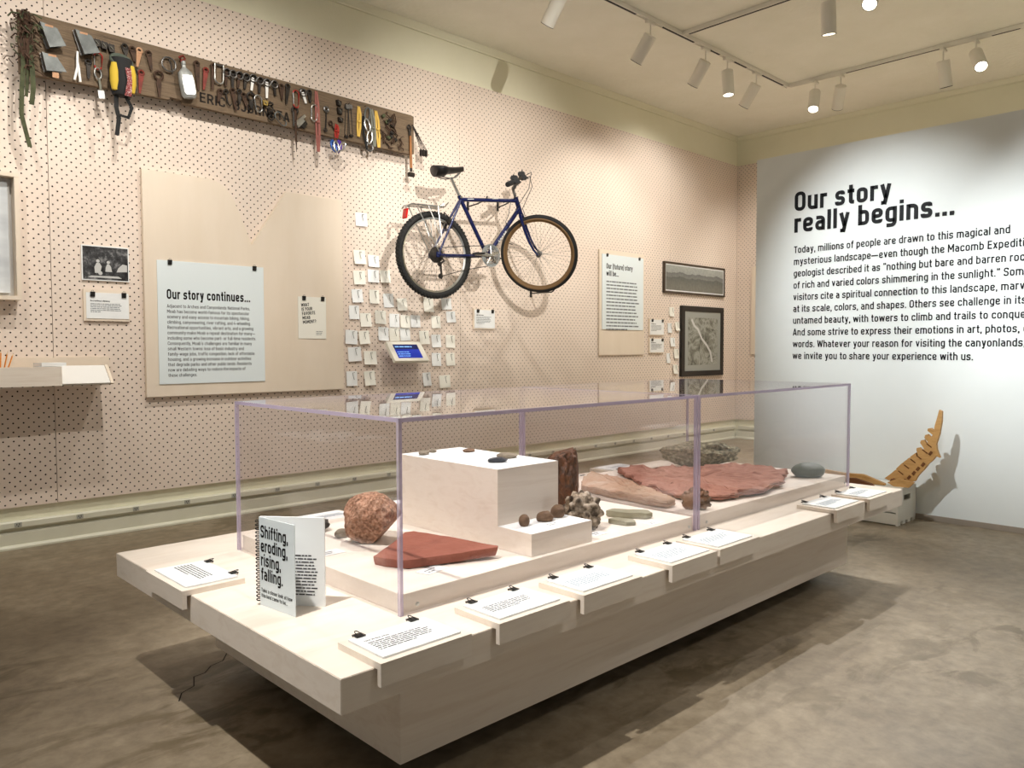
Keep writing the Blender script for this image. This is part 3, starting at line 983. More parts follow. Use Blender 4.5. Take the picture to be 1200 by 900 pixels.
boulder('grey_disc_stone', 'small grey stone tucked against the left side of the granite boulder', (1.41, 2.30, ZD), (0.05, 0.04, 0.03), m_greypeb, 89, 0.08, 1.5, 0, 3, 0.3)
# finds on the block
ZT2, ZS2 = ZD + .0005 + .2541, ZD + .0005 + .0716
boulder('pale_pebble', 'pale translucent pebble at the left rear corner of the white block top', (1.735, 2.262, ZT2), (0.055, 0.035, 0.016), m_greypeb, 101, 0.1, 1.6, 2, 3, 0.3, 0.3)
boulder('pale_pebble', 'smaller clear pebble right behind the pale one on the block top', (1.800, 2.295, ZT2), (0.042, 0.03, 0.014), m_greypeb, 103, 0.1, 1.6, 2, 3, 0.3, 0.9)
boulder('brown_chip', 'flat dark brown chip at the rear edge of the white block top', (1.900, 2.205, ZT2), (0.055, 0.04, 0.013), m_brownpeb, 105, 0.1, 1.6, 2, 3, 0.3, 0.2)
boulder('flint_chip', 'blue black flint chip nearest the front edge of the white block top', (1.795, 1.935, ZT2), (0.07, 0.045, 0.018), m_blackflint, 107, 0.12, 1.6, 4, 3, 0.3, -0.5)
boulder('grey_chip', 'grey and tan flat stone behind the black flint on the block top', (1.890, 1.985, ZT2), (0.075, 0.05, 0.02), m_greypeb, 109, 0.12, 1.6, 4, 3, 0.3, -0.4)
boulder('brown_pebble', 'upright oval brown pebble at the left end of the low step', (1.748, 1.760, ZS2), (0.042, 0.034, 0.038), m_brownpeb, 111, 0.06, 1.3, 0, 3, 0.25, 0.3)
boulder('brown_pebble', 'flat pale brown pebble in the middle of the low step', (1.846, 1.762, ZS2), (0.062, 0.045, 0.034), m_brownpeb, 113, 0.12, 1.6, 3, 3, 0.3, -0.4)
boulder('brown_pebble', 'dark red brown pebble at the right end of the low step', (1.925, 1.775, ZS2), (0.062, 0.048, 0.042), m_brownpeb, 115, 0.14, 1.6, 4, 3, 0.3, 0.5)

def floor_card(label, x, y, z, wd, dp, seed, rz=0.0):
    t = thing('caption_card', label, 'label', (x, y, z + 0.0004), rz)
    MB().span(0, wd, 0, dp, 0, 0.0012).obj('card', m_paper, t)
    greek(MB(), 2, wd * 0.55, dp * 0.3, dp * 0.12, lambda u, v: (wd * .18 + u, v, 0.0016), dp * .55, seed).obj('print', m_grey_ink, t)
    return t
floor_card('tiny white caption card on the deck left of the granite boulder', 1.235, 2.12, ZD, 0.08, 0.055, 1)
floor_card('tiny white caption card in front of the red sandstone triangle', 1.345, 1.735, ZD, 0.09, 0.05, 2, 0.25)
floor_card('tiny white caption card in front of the fossil shell clump', 2.03, 1.70, ZD, 0.07, 0.045, 3)
floor_card('tiny white caption card in front of the mudstone slips', 2.305, 1.665, ZD, 0.07, 0.045, 4)
floor_card('tiny white caption card on the low step', 1.79, 1.69, ZS2, 0.09, 0.045, 5)
floor_card('tiny white caption card on top of the block, beside the flint chip', 1.885, 1.865, ZT2, 0.06, 0.04, 6)
floor_card('tiny white caption card beside the dark green cobble', 3.58, 2.02, ZD, 0.05, 0.04, 7)

# ------------------------------------------------------------------ caption ledges hooked over the table edge
def bclip(parent, p, rot, closed=True):
    """black binder clip with its folded wire handles, jaws towards -y"""
    R3 = Matrix.Rotation(rot, 3, 'Z')
    mb = MB()
    def mp(u, v, d):
        return tuple(Vector(p) + R3 @ Vector((d, u, v)))
    mb.prism([(0.012, -0.001), (0.0145, 0.004), (-0.008, 0.0045), (-0.008, 0.0028), (0.011, 0.0015)], -0.0125, 0.0125, mp)
    o = mb.obj('clip', m_clip, parent)
    h = MB()
    pts = [(-0.006, -0.006, 0.004), (-0.005, 0.012, 0.0075), (-0.0028, 0.018, 0.0085), (0.0028, 0.018, 0.0085), (0.005, 0.012, 0.0075), (0.006, -0.006, 0.004)]
    h.tube([tuple(Vector(p) + R3 @ Vector(q)) for q in pts], 0.0011, 6)
    h.obj('wire_handle', m_clip, o)
    return o

def ledge(label, x, y, rz, wd, dp, heading, rows, seed, tone, head_cap=0.0085, drop=0.037):
    """L-shaped board; local -y hangs over the table edge, local origin at the edge on the table top"""
    t = thing('caption_ledge', label, 'caption ledge', (x, y, 0.4303), rz)
    MB().prism([(dp, 0), (dp, 0.0155), (-0.0245, 0.0155), (-0.0245, -drop), (-0.0115, -drop), (-0.0115, 0)], 0, wd, lambda u, v, d: (d, u, v)).obj('ledge_board', m_wood, t)
    cx0, cx1, cy0, cy1 = wd * 0.075, wd * 0.93, -0.006, dp - 0.012
    MB().span(cx0, cx1, cy0, cy1, 0.0158, 0.0205, 0.0005).obj('card', m_paper, t)
    pl_ = lambda u, v: (cx0 + 0.02 + u, cy1 + v, 0.0209)
    if heading:
        lettering(MB(), [heading], head_cap, 0.19, 0.01, lambda u, v: pl_(u, v - 0.041), seg=1).obj('heading', m_ink, t)
    greek(MB(), rows, (cx1 - cx0) * 0.76, 0.0098, 0.0042, lambda u, v: pl_(u, v), -0.055, seed).obj('print', tone, t)
    bclip(t, (cx0 + 0.030, cy1 - 0.002, 0.0195), 0)
    bclip(t, (cx1 - 0.036, cy1 - 0.002, 0.0195), 0)
    return t
m_faint = plain('faint_print', (138, 156, 172), 0.7, spec=0.2)
m_midink = plain('dark_grey_print', (70, 70, 74), 0.7, spec=0.2)
EF = 1.4075
ledge('caption ledge headed Life in the seas on the front edge, nearest the camera', 0.940, EF, 0, 0.258, 0.148, 'Life in the seas', 6, 11, m_midink)
ledge('second caption ledge from the near corner on the front edge', 1.288, EF, 0, 0.258, 0.148, None, 5, 12, m_midink)
ledge('third caption ledge on the front edge, before the low step', 1.604, EF, 0, 0.262, 0.148, None, 6, 13, m_faint)
ledge('fourth caption ledge on the front edge, first of a pair at the case joint', 2.022, EF, 0, 0.260, 0.148, None, 6, 14, m_faint)
ledge('fifth caption ledge on the front edge, second of the pair at the joint', 2.300, EF, 0, 0.264, 0.152, None, 5, 15, m_faint)
ledge('sixth caption ledge on the front edge, first of the pair at the far end', 3.205, EF, 0, 0.285, 0.150, None, 5, 16, m_faint)
ledge('last caption ledge on the front edge, at the far right corner', 3.545, EF, 0, 0.260, 0.150, None, 4, 17, m_faint)
ledge('caption ledge over the short left end of the table, behind the open book', 0.8555, 2.478, -PI / 2, 0.285, 0.160, None, 6, 18, m_midink)
ledge('caption ledge on the rear edge of the table, left of the granite boulder', 1.74, 2.8325, PI, 0.26, 0.15, None, 5, 19, m_faint)
ledge('caption ledge on the rear edge, seen behind the left edge of the white block', 2.22, 2.8325, PI, 0.26, 0.15, None, 5, 20, m_faint)
ledge('caption ledge on the rear edge, behind the tan flagstone', 3.16, 2.8325, PI, 0.26, 0.15, None, 5, 21, m_faint)
ledge('caption ledge on the rear edge, behind the tip of the red flagstone', 3.62, 2.8325, PI, 0.26, 0.15, None, 5, 22, m_faint)

# ------------------------------------------------------------------ spiral-bound book standing open
sx_, sy_ = 0.957, 1.985
bk = thing('spiral_book', 'white spiral-bound book standing open on the table, bold black title on its cover', 'book', (sx_, sy_, 0.4303))
def leafpl(dx, dy, off=0.0):
    d = Vector((dx, dy, 0)).normalized()
    nn = Vector((d.y, -d.x, 0))
    return d, nn
HB = 0.240
d1, n1 = leafpl(0.018, -0.168)
d2, n2 = leafpl(0.117, -0.145)
def leaf(d, nn, wd, t0, t1, u0=0.006):
    return MB().prism([(u0, 0.0), (wd, 0.0), (wd, HB), (u0, HB)], t0, t1, lambda u, v, k: tuple(d * u + nn * k + Vector((0, 0, v))))
leaf(d1, -n1, 0.168, 0.0, 0.0022).obj('front_cover', m_sign, bk)
leaf(d2, n2, 0.186, -0.0075, -0.0005).obj('page_block', m_paper, bk)
def on1(u0, z):
    return lambda u, v: tuple(d1 * (u0 + u) + n1 * 0.0006 + Vector((0, 0, z + v)))
def on2(u0, z):
    return lambda u, v: tuple(d2 * (u0 + u) + n2 * 0.0002 + Vector((0, 0, z + v)))
ti = MB()
for k, ln in enumerate(['Shifting,', 'eroding,', 'rising,', 'falling.']):
    lettering(ti, [ln], 0.0335, 0.17, 0, on1(0.014, 0.186 - k * 0.0385), seg=4, xs=0.92, gap=0.10)
ti.obj('title', m_ink, bk)
lettering(MB(), ['Take a closer look at how', 'this land came to be...'], 0.0105, 0.15, 0.0145, on1(0.014, 0.038), fit=('Take a closer look at how', 0.142), seg=2).obj('subtitle', m_ink, bk)
greek(MB(), 13, 0.085, 0.0088, 0.0036, on2(0.082, 0), 0.135, 31, 0.9).obj('print', m_midink, bk)
co = MB()
for i in range(22):
    z = 0.013 + i * 0.0102
    co.torus((0, 0, z), 0.0058, 0.0017, Matrix.Rotation(0.25, 3, 'X'), 12, 5)
co.obj('binding_coil', m_ink, bk, smooth=True)

# ------------------------------------------------------------------ panels and signs on the pegboard
YP = 5.0795     # face of the pegboard

def sign_clip(parent, x, y, z):
    mb = MB().prism([(-0.001, 0.004), (-0.0125, 0.004), (-0.006, -0.026), (-0.001, -0.026)], -0.0125, 0.0125, lambda u, v, d: (x + d, y + u, z + v))
    mb.tube([(x - 0.006, y - 0.004, z + 0.003), (x - 0.005, y - 0.008, z + 0.012), (x + 0.005, y - 0.008, z + 0.012), (x + 0.006, y - 0.004, z + 0.003)], 0.0011, 5)
    return mb.obj('clip', m_clip, parent)

# big butte-shaped backing panel
bp = thing('butte_panel', 'large pale board cut with a V notch, behind the Our story continues sign', 'display panel', (1.725, YP, 0.828))
ol = [(0, 0), (1.405, 0), (1.405, 1.388), (0.955, 1.388), (0.70, 1.000)]
ol += [(0.63, 1.17), (0.585, 1.272), (0.535, 1.345), (0.48, 1.385), (0.42, 1.40), (0.0, 1.40)]
MB().prism(ol, -0.001, -0.034, lambda u, v, d: (u, d, v)).obj('board', m_panelwood, bp)

def wsign(name, label, cat, x, z, wd, ht, off, thick, mat, clips=(0.15, 0.85)):
    t = thing(name, label, cat, (x, YP - off, z))
    MB().span(0, wd, -thick, -0.0005, 0, ht, 0.0008).obj('face', mat, t)
    for c in clips or ():
        sign_clip(t, c * wd, -thick, ht)
    return t
def wp(u0, z0, thick):
    return lambda u, v: (u0 + u, -thick - 0.0006, z0 + v)

s1 = wsign('wall_sign', 'pale blue sign headed Our story continues, clipped to the butte-shaped board', 'sign', 1.800, 0.905, 0.703, 0.775, 0.0342, 0.006, m_sign, (0.11, 0.905))
lettering(MB(), ['Our story continues...'], 0.062, 0.19, 0.1, wp(0.055, 0.535, 0.006), fit=('Our story continues...', 0.548), seg=4).obj('heading', m_ink, s1)
b1 = ['Adjacent to Arches and Canyonlands National Parks,', 'Moab has become world-famous for its spectacular', 'scenery and easy access to mountain biking, hiking,', 'climbing, canyoneering, river rafting, and 4-wheeling.',
      'Recreational opportunities, vibrant arts, and a growing', 'community make Moab a repeat destination for many—', 'including some who become part- or full-time residents.', "Consequently, Moab's challenges are familiar in many",
      'small Western towns: loss of basic industry and', 'family-wage jobs, traffic congestion, lack of affordable', 'housing, and a growing increase in outdoor activities', 'that degrade parks and other public lands. Residents', 'now are debating ways to reduce the impacts of', 'these challenges.']
lettering(MB(), b1, 0.0206, 0.13, 0.0335, wp(0.055, 0.481, 0.006), fit=(b1[0], 0.545), seg=2).obj('paragraph', m_ink, s1)

s2 = wsign('question_card', 'small white card asking WHAT IS YOUR FAVORITE MOAB MOMENT, clipped to the butte-shaped board', 'sign', 2.760, 1.198, 0.223, 0.298, 0.0342, 0.004, m_warmpaper, (0.2, 0.87))
def tilt(u0, z0, th, a):
    return lambda u, v: (u0 + u * math.cos(a) - v * math.sin(a), -th - 0.0006, z0 + u * math.sin(a) + v * math.cos(a))
lettering(MB(), ['WHAT', 'IS YOUR', 'FAVORITE', 'MOAB', 'MOMENT?'], 0.0235, 0.18, 0.0305, tilt(0.025, 0.226, 0.004, 0.10), seg=3, xs=0.92).obj('question', m_ink, s2)
greek(MB(), 3, 0.055, 0.011, 0.004, wp(0.14, 0.024, 0.004), 0.026, 5, 0.8).obj('print', m_grey_ink, s2)

# black and white photograph print
def photo_mat(name, c0, c1, c2, scale, seed):
    return noisy(name, [c0, c1, c2], scale, 9, 0.5, pos=[0.38, 0.52, 0.68], stretch=(1, 1, 1), spec=0.4, nrough=0.7)
m_photo = photo_mat('bw_photo', (18, 18, 19), (62, 62, 64), (150, 150, 150), 22, 3)
m_photolt = plain('photo_pale_grey', (196, 196, 194), 0.5)
m_photodk = plain('photo_dark_grey', (34, 34, 35), 0.5)
ph = thing('photograph', 'black and white photograph print of two seated people among trees, mounted on the pegboard', 'photograph', (1.383, YP, 1.533))
MB().span(0, 0.262, -0.012, -0.0005, 0, 0.206).obj('mount', m_paper, ph)
MB().span(0.006, 0.256, -0.0128, -0.0121, 0.006, 0.200).obj('print', m_photo, ph)
pd = MB()
def blob(mb, pts, y):
    mb.bm.faces.new([mb.bm.verts.new((a, y, b)) for a, b in pts])
blob(pd, [(0.07, 0.045), (0.10, 0.045), (0.108, 0.085), (0.097, 0.105), (0.08, 0.105), (0.068, 0.08)], -0.0132)
blob(pd, [(0.128, 0.055), (0.165, 0.055), (0.160, 0.085), (0.150, 0.10), (0.138, 0.10), (0.130, 0.08)], -0.0132)
blob(pd, [(0.19, 0.055), (0.25, 0.06), (0.25, 0.10), (0.225, 0.105), (0.20, 0.08)], -0.0132)
blob(pd, [(0.03, 0.018), (0.22, 0.018), (0.20, 0.030), (0.05, 0.028)], -0.0132)
for cx, cz, rr in ((0.088, 0.116, 0.010), (0.145, 0.111, 0.0095), (0.10, 0.045, 0.012)):
    blob(pd, [(cx + rr * math.cos(k * PI / 5), cz + rr * math.sin(k * PI / 5)) for k in range(10)], -0.0134)
pq = pd.obj('light_shapes', m_photolt, ph)

# caption board under the photograph
cb = thing('caption_board', 'small pale caption board with two clips under the black and white photograph', 'label', (1.386, YP, 1.293))
MB().span(0, 0.256, -0.016, -0.0005, 0, 0.187, 0.001).obj('board', m_panelwood, cb)
MB().span(0.014, 0.250, -0.020, -0.0162, 0.015, 0.168).obj('card', m_paper, cb)
sign_clip(cb, 0.048, -0.020, 0.168); sign_clip(cb, 0.222, -0.020, 0.168)
lettering(MB(), ['Recreational climbing'], 0.0095, 0.19, 0.02, wp(0.036, 0.115, 0.020), fit=None, seg=1).obj('heading', m_ink, cb)
greek(MB(), 6, 0.185, 0.0095, 0.004, wp(0.036, 0.0, 0.020), 0.100, 8, 0.3).obj('print', m_grey_ink, cb)

def small_board(label, x, z, wd, ht, seed, heading=True):
    t = thing('caption_board', label, 'label', (x, YP, z))
    MB().span(0, wd, -0.018, -0.0005, 0, ht, 0.001).obj('board', m_panelwood, t)
    MB().span(0.012, wd - 0.006, -0.022, -0.0182, 0.010, ht - 0.012).obj('card', m_paper, t)
    sign_clip(t, 0.045, -0.022, ht - 0.012); sign_clip(t, wd - 0.035, -0.022, ht - 0.012)
    if heading:
        greek(MB(), 1, 0.08, 0.01, 0.007, wp(0.03, 0, 0.022), ht * 0.66, seed, 1.0).obj('heading', m_ink, t)
    greek(MB(), 6, wd - 0.07, 0.011, 0.0045, wp(0.03, 0, 0.022), ht * 0.58, seed + 1, 0.5).obj('print', m_grey_ink, t)
    return t
small_board('small caption board with two clips below the bicycle', 4.422, 1.292, 0.25, 0.178, 41)
small_board('upper of two caption boards between the Our future story sign and the framed map', 6.940, 1.262, 0.268, 0.184, 43)
small_board('lower of two caption boards between the Our future story sign and the framed map', 6.940, 1.070, 0.268, 0.168, 45)

# panel and sign: Our (future) story will be...
fp = thing('backing_board', 'tall pale backing board behind the Our future story sign', 'display panel', (6.098, YP, 1.056))
MB().span(0, 0.752, -0.018, -0.0005, 0, 1.062, 0.001).obj('board', m_panelwood, fp)
s3 = wsign('wall_sign', 'pale blue sign headed Our (future) story will be, on a tall backing board', 'sign', 6.135, 1.316, 0.686, 0.760, 0.0184, 0.006, m_sign, (0.11, 0.89))
lettering(MB(), ['Our (future) story', 'will be...'], 0.054, 0.19, 0.072, wp(0.065, 0.615, 0.006), fit=('Our (future) story', 0.43), seg=3).obj('heading', m_ink, s3)
greek(MB(), 15, 0.555, 0.0345, 0.0125, wp(0.065, 0.0, 0.006), 0.480, 51, 0.65).obj('print', plain('soft_grey_print', (104, 110, 116), 0.7), s3)

# long framed landscape photograph
def pano_mat():
    m, nt, b = new_mat('grey_landscape_print')
    N, L = nt.nodes, nt.links
    tc = N.new('ShaderNodeTexCoord')
    sp = N.new('ShaderNodeSeparateXYZ')
    L.new(tc.outputs['Object'], sp.inputs[0])
    cx = N.new('ShaderNodeCombineXYZ')
    L.new(sp.outputs['X'], cx.inputs[0])
    nz = N.new('ShaderNodeTexNoise')
    nz.inputs['Scale'].default_value = 5.5
    nz.inputs['Detail'].default_value = 6
    L.new(cx.outputs[0], nz.inputs['Vector'])
    ad = N.new('ShaderNodeMath')
    ad.operation = 'MULTIPLY_ADD'
    L.new(nz.outputs['Fac'], ad.inputs[0])
    ad.inputs[1].default_value = -0.10
    L.new(sp.outputs['Z'], ad.inputs[2])
    rp = N.new('ShaderNodeValToRGB')
    rp.color_ramp.interpolation = 'LINEAR'
    L.new(ad.outputs[0], rp.inputs[0])
    e = rp.color_ramp.elements
    e[0].position, e[0].color = 0.0, lin((112, 112, 104))
    e[1].position, e[1].color = 0.30, lin((168, 170, 164))
    for p, c in ((0.09, (92, 94, 90)), (0.10, (120, 122, 118)), (0.142, (104, 106, 104)), (0.146, (152, 155, 150))):
        q = e.new(p)
        q.color = lin(c)
    n2 = N.new('ShaderNodeTexNoise')
    n2.inputs['Scale'].default_value = 30
    n2.inputs['Detail'].default_value = 8
    L.new(tc.outputs['Object'], n2.inputs['Vector'])
    mx = N.new('ShaderNodeMix')
    mx.data_type, mx.blend_type = 'RGBA', 'OVERLAY'
    mx.inputs[0].default_value = 0.35
    L.new(rp.outputs[0], mx.inputs[6])
    L.new(n2.outputs['Fac'], mx.inputs[7])
    L.new(mx.outputs[2], b.inputs['Base Color'])
    b.inputs['Roughness'].default_value = 0.5
    return m
m_frame = plain('black_picture_frame', (20, 18, 17), 0.4)
m_frame2 = plain('dark_bronze_frame', (70, 58, 46), 0.45, 0.2)
def picture(name, label, cat, x, z, wd, ht, fr, dep, fm, pm, mat_w=0.0, mat_m=None):
    t = thing(name, label, cat, (x, YP, z))
    mb = MB()
    for a in ((0, wd, 0, fr), (0, wd, ht - fr, ht), (0, fr, fr, ht - fr), (wd - fr, wd, fr, ht - fr)):
        mb.span(a[0], a[1], -dep, -0.0005, a[2], a[3], 0.001)
    mb.obj('frame', fm, t)
    if mat_w:
        MB().span(fr, wd - fr, -dep + 0.008, -0.001, fr, ht - fr).obj('mat_board', mat_m, t)
    f = fr + mat_w
    o = MB().span(0, wd - 2 * f, -0.0015, 0, 0, ht - 2 * f).obj('picture', pm, t)
    o.location = (f, -dep + 0.0075, f)
    return t
picture('framed_landscape', 'long narrow framed grey photograph of a town below a mountain ridge', 'picture', 7.198, 1.738, 1.252, 0.345, 0.022, 0.03, m_frame2, pano_mat(), 0.014, m_paper)
m_matgrey = plain('grey_mat_board', (150, 152, 146), 0.7)
m_map = noisy('grey_relief_map', [(52, 52, 46), (118, 118, 108), (158, 160, 152), (92, 90, 80)], 6, 10, 0.5, pos=[0.36, 0.47, 0.55, 0.66], nrough=0.75, distort=0.8)
fm_ = picture('framed_map', 'tall black-framed grey relief map with a pale river line', 'picture', 7.535, 0.80, 0.885, 0.808, 0.062, 0.035, m_frame, m_map, 0.07, m_matgrey)
rv = MB()
rv.ribbon([(0.20, -0.0298, 0.655), (0.26, -0.0298, 0.58), (0.33, -0.0298, 0.545), (0.42, -0.0298, 0.43), (0.52, -0.0298, 0.36), (0.60, -0.0298, 0.28), (0.64, -0.0298, 0.16)], 0.03, 0.0006, (1, 0, 0.6)).obj('river_line', m_photolt, fm_)

# pale board on the short end wall, half behind the text wall
eb = thing('backing_board', 'tall pale backing board on the end wall, half hidden by the text wall', 'display panel', (8.7695, 4.87, 1.05), -PI / 2)
MB().span(0, 0.75, -0.018, -0.0005, 0, 1.06, 0.001).obj('board', m_panelwood, eb)

# white shadow box at the far left
m_whitebox = plain('white_lacquer', (232, 230, 226), 0.4)
m_inbox = noisy('pale_grey_photo', [(186, 190, 194), (226, 230, 232)], 2.5, 3, 0.6, stretch=(1, 1, 3))
sb = thing('shadow_box', 'white framed shadow box cut off by the left edge, above the pencil shelf', 'display box', (0.30, YP, 1.396))
mb = MB()
for a in ((0, 0.757, 0, 0.022), (0, 0.757, 0.668, 0.690), (0, 0.022, 0.022, 0.668), (0.735, 0.757, 0.022, 0.668)):
    mb.span(a[0], a[1], -0.10, -0.0005, a[2], a[3], 0.001)
mb.obj('frame', m_panelwood, sb)
MB().span(0.022, 0.735, -0.02, -0.001, 0.022, 0.668).obj('back_sheet', m_whitebox, sb)
MB().span(0.05, 0.712, -0.05, -0.0205, 0.04, 0.645).obj('print_block', m_inbox, sb)

# ------------------------------------------------------------------ writing shelf with pencils
sh = thing('writing_shelf', 'pale wooden wall shelf with a sloping writing flap coloured white for the light on it, at the left edge', 'shelf', (0.40, YP, 0.925))
MB().span(0, 1.118, -0.018, -0.0005, 0.018, 0.155).obj('back_board', m_panelwood, sh)
MB().span(0, 1.046, -0.254, -0.0182, 0.0, 0.016).obj('bottom_board', m_panelwood, sh)
MB().span(0.0, 0.80, -0.270, -0.255, 0.0, 0.105).obj('front_board', m_wood, sh)
MB().prism([(-0.165, 0.108), (-0.160, 0.096), (-0.262, 0.001), (-0.272, 0.010)], 0.801, 1.046, lambda u, v, d: (d, u, v)).obj('writing_flap', m_whitebox, sh)  # white stands in for the light falling on the flap
MB().prism([(-0.019, 0.106), (-0.170, 0.112), (-0.280, 0.008), (-0.272, 0.0), (-0.019, 0.0)], 1.047, 1.062, lambda u, v, d: (d, u, v)).obj('end_board', m_panelwood, sh)
MB().span(0.790, 0.7995, -0.2545, -0.019, 0.0165, 0.100).obj('divider', m_panelwood, sh)

def pencil(label, x, y, z, dx, dy, Ln, flip):
    t = thing('pencil', label, 'pencil', (x, y, z), group='pencils on the writing shelf')
    d = Vector((dx, dy, 1)).normalized()
    q = d.to_track_quat('Z', 'Y').to_matrix()
    MB().lathe([(0.0036, 0.0), (0.0036, Ln - 0.018)], 6, q).obj('shaft', m_pencil, t)
    MB().lathe([(0.0036, Ln - 0.018), (0.0012, Ln - 0.004)], 8, q).obj('sharpened_wood', m_penwood, t)
    MB().lathe([(0.0012, Ln - 0.004), (0.0001, Ln)], 6, q).obj('lead', m_ink, t)
m_pencil = plain('orange_pencil_paint', (226, 140, 40), 0.4)
m_penwood = plain('bare_pencil_wood', (226, 196, 152), 0.7)
cup = thing('pencil_cup', 'low orange cup holding the pencils at the left edge', 'cup', (0.935, YP - 0.115, 0.9412))
MB().lathe([(0.03, 0.0), (0.034, 0.06), (0.0325, 0.06), (0.0285, 0.004), (0.0, 0.004)], 20).obj('wall', plain('orange_cup', (206, 118, 44), 0.5), cup, smooth=True)
for i, (dx, dy, ln, lb) in enumerate([(-0.20, 0.05, 0.17, 'orange pencil leaning left, leftmost in the cup'), (-0.06, -0.14, 0.185, 'orange pencil standing tallest in the cup'), (0.07, 0.1, 0.178, 'orange pencil just right of the tallest one in the cup'),
                                      (0.18, -0.08, 0.172, 'orange pencil leaning gently right in the cup'), (0.34, 0.04, 0.168, 'orange pencil leaning far right over the cup rim'), (0.02, 0.2, 0.166, 'orange pencil at the back of the cup, by the wall')]):
    pencil(lb, 0.935 + dx * 0.05, YP - 0.115 + dy * 0.05, 0.946, dx, dy, ln, 0)
np_ = thing('note_pad', 'stack of blank white note cards lying on the writing shelf', 'note cards', (1.06, YP - 0.20, 0.9413))
for k in range(5):
    MB().box((0.10 + 0.004 * k, 0.075, 0.022 * k + 0.011), (0.13, 0.10, 0.021), Matrix.Rotation(0.06 * k - 0.05, 3, 'Z')).obj('card_bundle', m_paper, np_)

# ------------------------------------------------------------------ tablet kiosk
kb = thing('tablet_kiosk', 'tilted white-framed tablet with a blue screen on the pegboard below the cards', 'tablet', (3.475, YP, 1.02))
KA = math.atan2(0.142, 0.115)
kx, ky, kz = Vector((1, 0, 0)), Vector((0, math.cos(KA), math.sin(KA))), Vector((0, -math.sin(KA), math.cos(KA)))
ko = Vector((0, -0.200, 0.012))
def kp(u, v, d):
    return tuple(ko + kx * u + ky * v + kz * d)
KW, KH = 0.325, 0.19
mb = MB()
for a in ((0, KW, 0, 0.027), (0, KW, KH - 0.027, KH), (0, 0.045, 0.027, KH - 0.027), (KW - 0.045, KW, 0.027, KH - 0.027)):
    mb.prism([(a[0], a[2]), (a[1], a[2]), (a[1], a[3]), (a[0], a[3])], -0.028, 0.0, kp)
mb.obj('bezel', m_white_metal, kb)
MB().prism([(0.045, 0.027), (KW - 0.045, 0.027), (KW - 0.045, KH - 0.027), (0.045, KH - 0.027)], -0.02, -0.002, kp).obj('screen', glow('blue_screen', (12, 40, 150), 0.55), kb)
MB().prism([(0.045, 0.115), (KW - 0.045, 0.115), (KW - 0.045, KH - 0.027), (0.045, KH - 0.027)], -0.0018, -0.0014, kp).obj('title_band', glow('navy_screen', (8, 20, 80), 0.4), kb)
gl_ = greek(MB(), 1, 0.16, 0.02, 0.010, lambda u, v: kp(0.06 + u, v, -0.0010), 0.135, 61, 1.0)
greek(gl_, 3, 0.12, 0.02, 0.007, lambda u, v: kp(0.06 + u, v, -0.0010), 0.085, 62, 0.9)
gl_.obj('screen_text', glow('screen_print', (120, 170, 230), 0.8), kb)
MB().span(0.09, 0.24, -0.075, -0.0005, 0.03, 0.12, 0.002).obj('wall_bracket', m_white_metal, kb)

# ------------------------------------------------------------------ note cards on wire hooks
CARDS = [(3.312, 2.149, 0.103, 0.1), (3.287, 1.867, 0.102, 0.104), (3.417, 1.84, 0.099, 0.09), (3.286, 1.713, 0.104, 0.103), (3.416, 1.73, 0.102, 0.097), (3.518, 1.731, 0.092, 0.095), (3.264, 1.574, 0.095, 0.1), (3.42, 1.577, 0.089, 0.105), (3.55, 1.554, 0.095, 0.107), (3.678, 1.523, 0.095, 0.097), (3.939, 1.54, 0.101, 0.117), (4.126, 1.542, 0.105, 0.093), (3.24, 1.451, 0.088, 0.103), (3.34, 1.396, 0.098, 0.103), (3.474, 1.42, 0.101, 0.103), (3.608, 1.399, 0.094, 0.106), (3.709, 1.39, 0.093, 0.099), (3.808, 1.393, 0.095, 0.097), (4.019, 1.393, 0.094, 0.1), (4.174, 1.435, 0.098, 0.092), (3.217, 1.265, 0.104, 0.105), (3.32, 1.262, 0.092, 0.1), (3.502, 1.292, 0.095, 0.104), (3.603, 1.288, 0.094, 0.103), (3.707, 1.29, 0.096, 0.101), (3.892, 1.27, 0.098, 0.109), (4.017, 1.24, 0.096, 0.104), (4.173, 1.239, 0.099, 0.107), (3.239, 1.138, 0.114, 0.107), (3.376, 1.108, 0.114, 0.103), (4.02, 1.089, 0.096, 0.106), (4.169, 1.089, 0.094, 0.106), (3.214, 0.956, 0.092, 0.11), (3.365, 0.955, 0.096, 0.11), (3.917, 0.931, 0.082, 0.109), (4.107, 0.904, 0.117, 0.105)]
SMALL = [(7.369, 1.582, 0.092, 0.102), (7.333, 1.404, 0.077, 0.108), (7.47, 1.419, 0.078, 0.095), (7.385, 1.243, 0.086, 0.099), (7.461, 1.116, 0.085, 0.106), (7.311, 1.069, 0.067, 0.11), (7.442, 0.94, 0.084, 0.102)]
card_meshes = []
for k in range(4):
    r = random.Random(100 + k)
    bm = bmesh.new()
    nx, nz = 4, 6
    vs = [[bm.verts.new(((i / nx - 0.5) * 0.102, -0.004 - 0.006 * (1 - j / nz) ** 2 * (1 + 0.4 * k) - 0.004 * abs(i / nx - 0.5) * (k - 1), -0.108 * (1 - j / nz))) for i in range(nx + 1)] for j in range(nz + 1)]
    for j in range(nz):
        for i in range(nx):
            bm.faces.new((vs[j][i], vs[j][i + 1], vs[j + 1][i + 1], vs[j + 1][i]))
    bm.normal_update()
    bmesh.ops.solidify(bm, geom=bm.faces[:], thickness=0.0008)
    me = bpy.data.meshes.new('card')
    bm.to_mesh(me); bm.free()
    me.materials.append(m_warmpaper if k % 2 else m_paper)
    card_meshes.append(me)
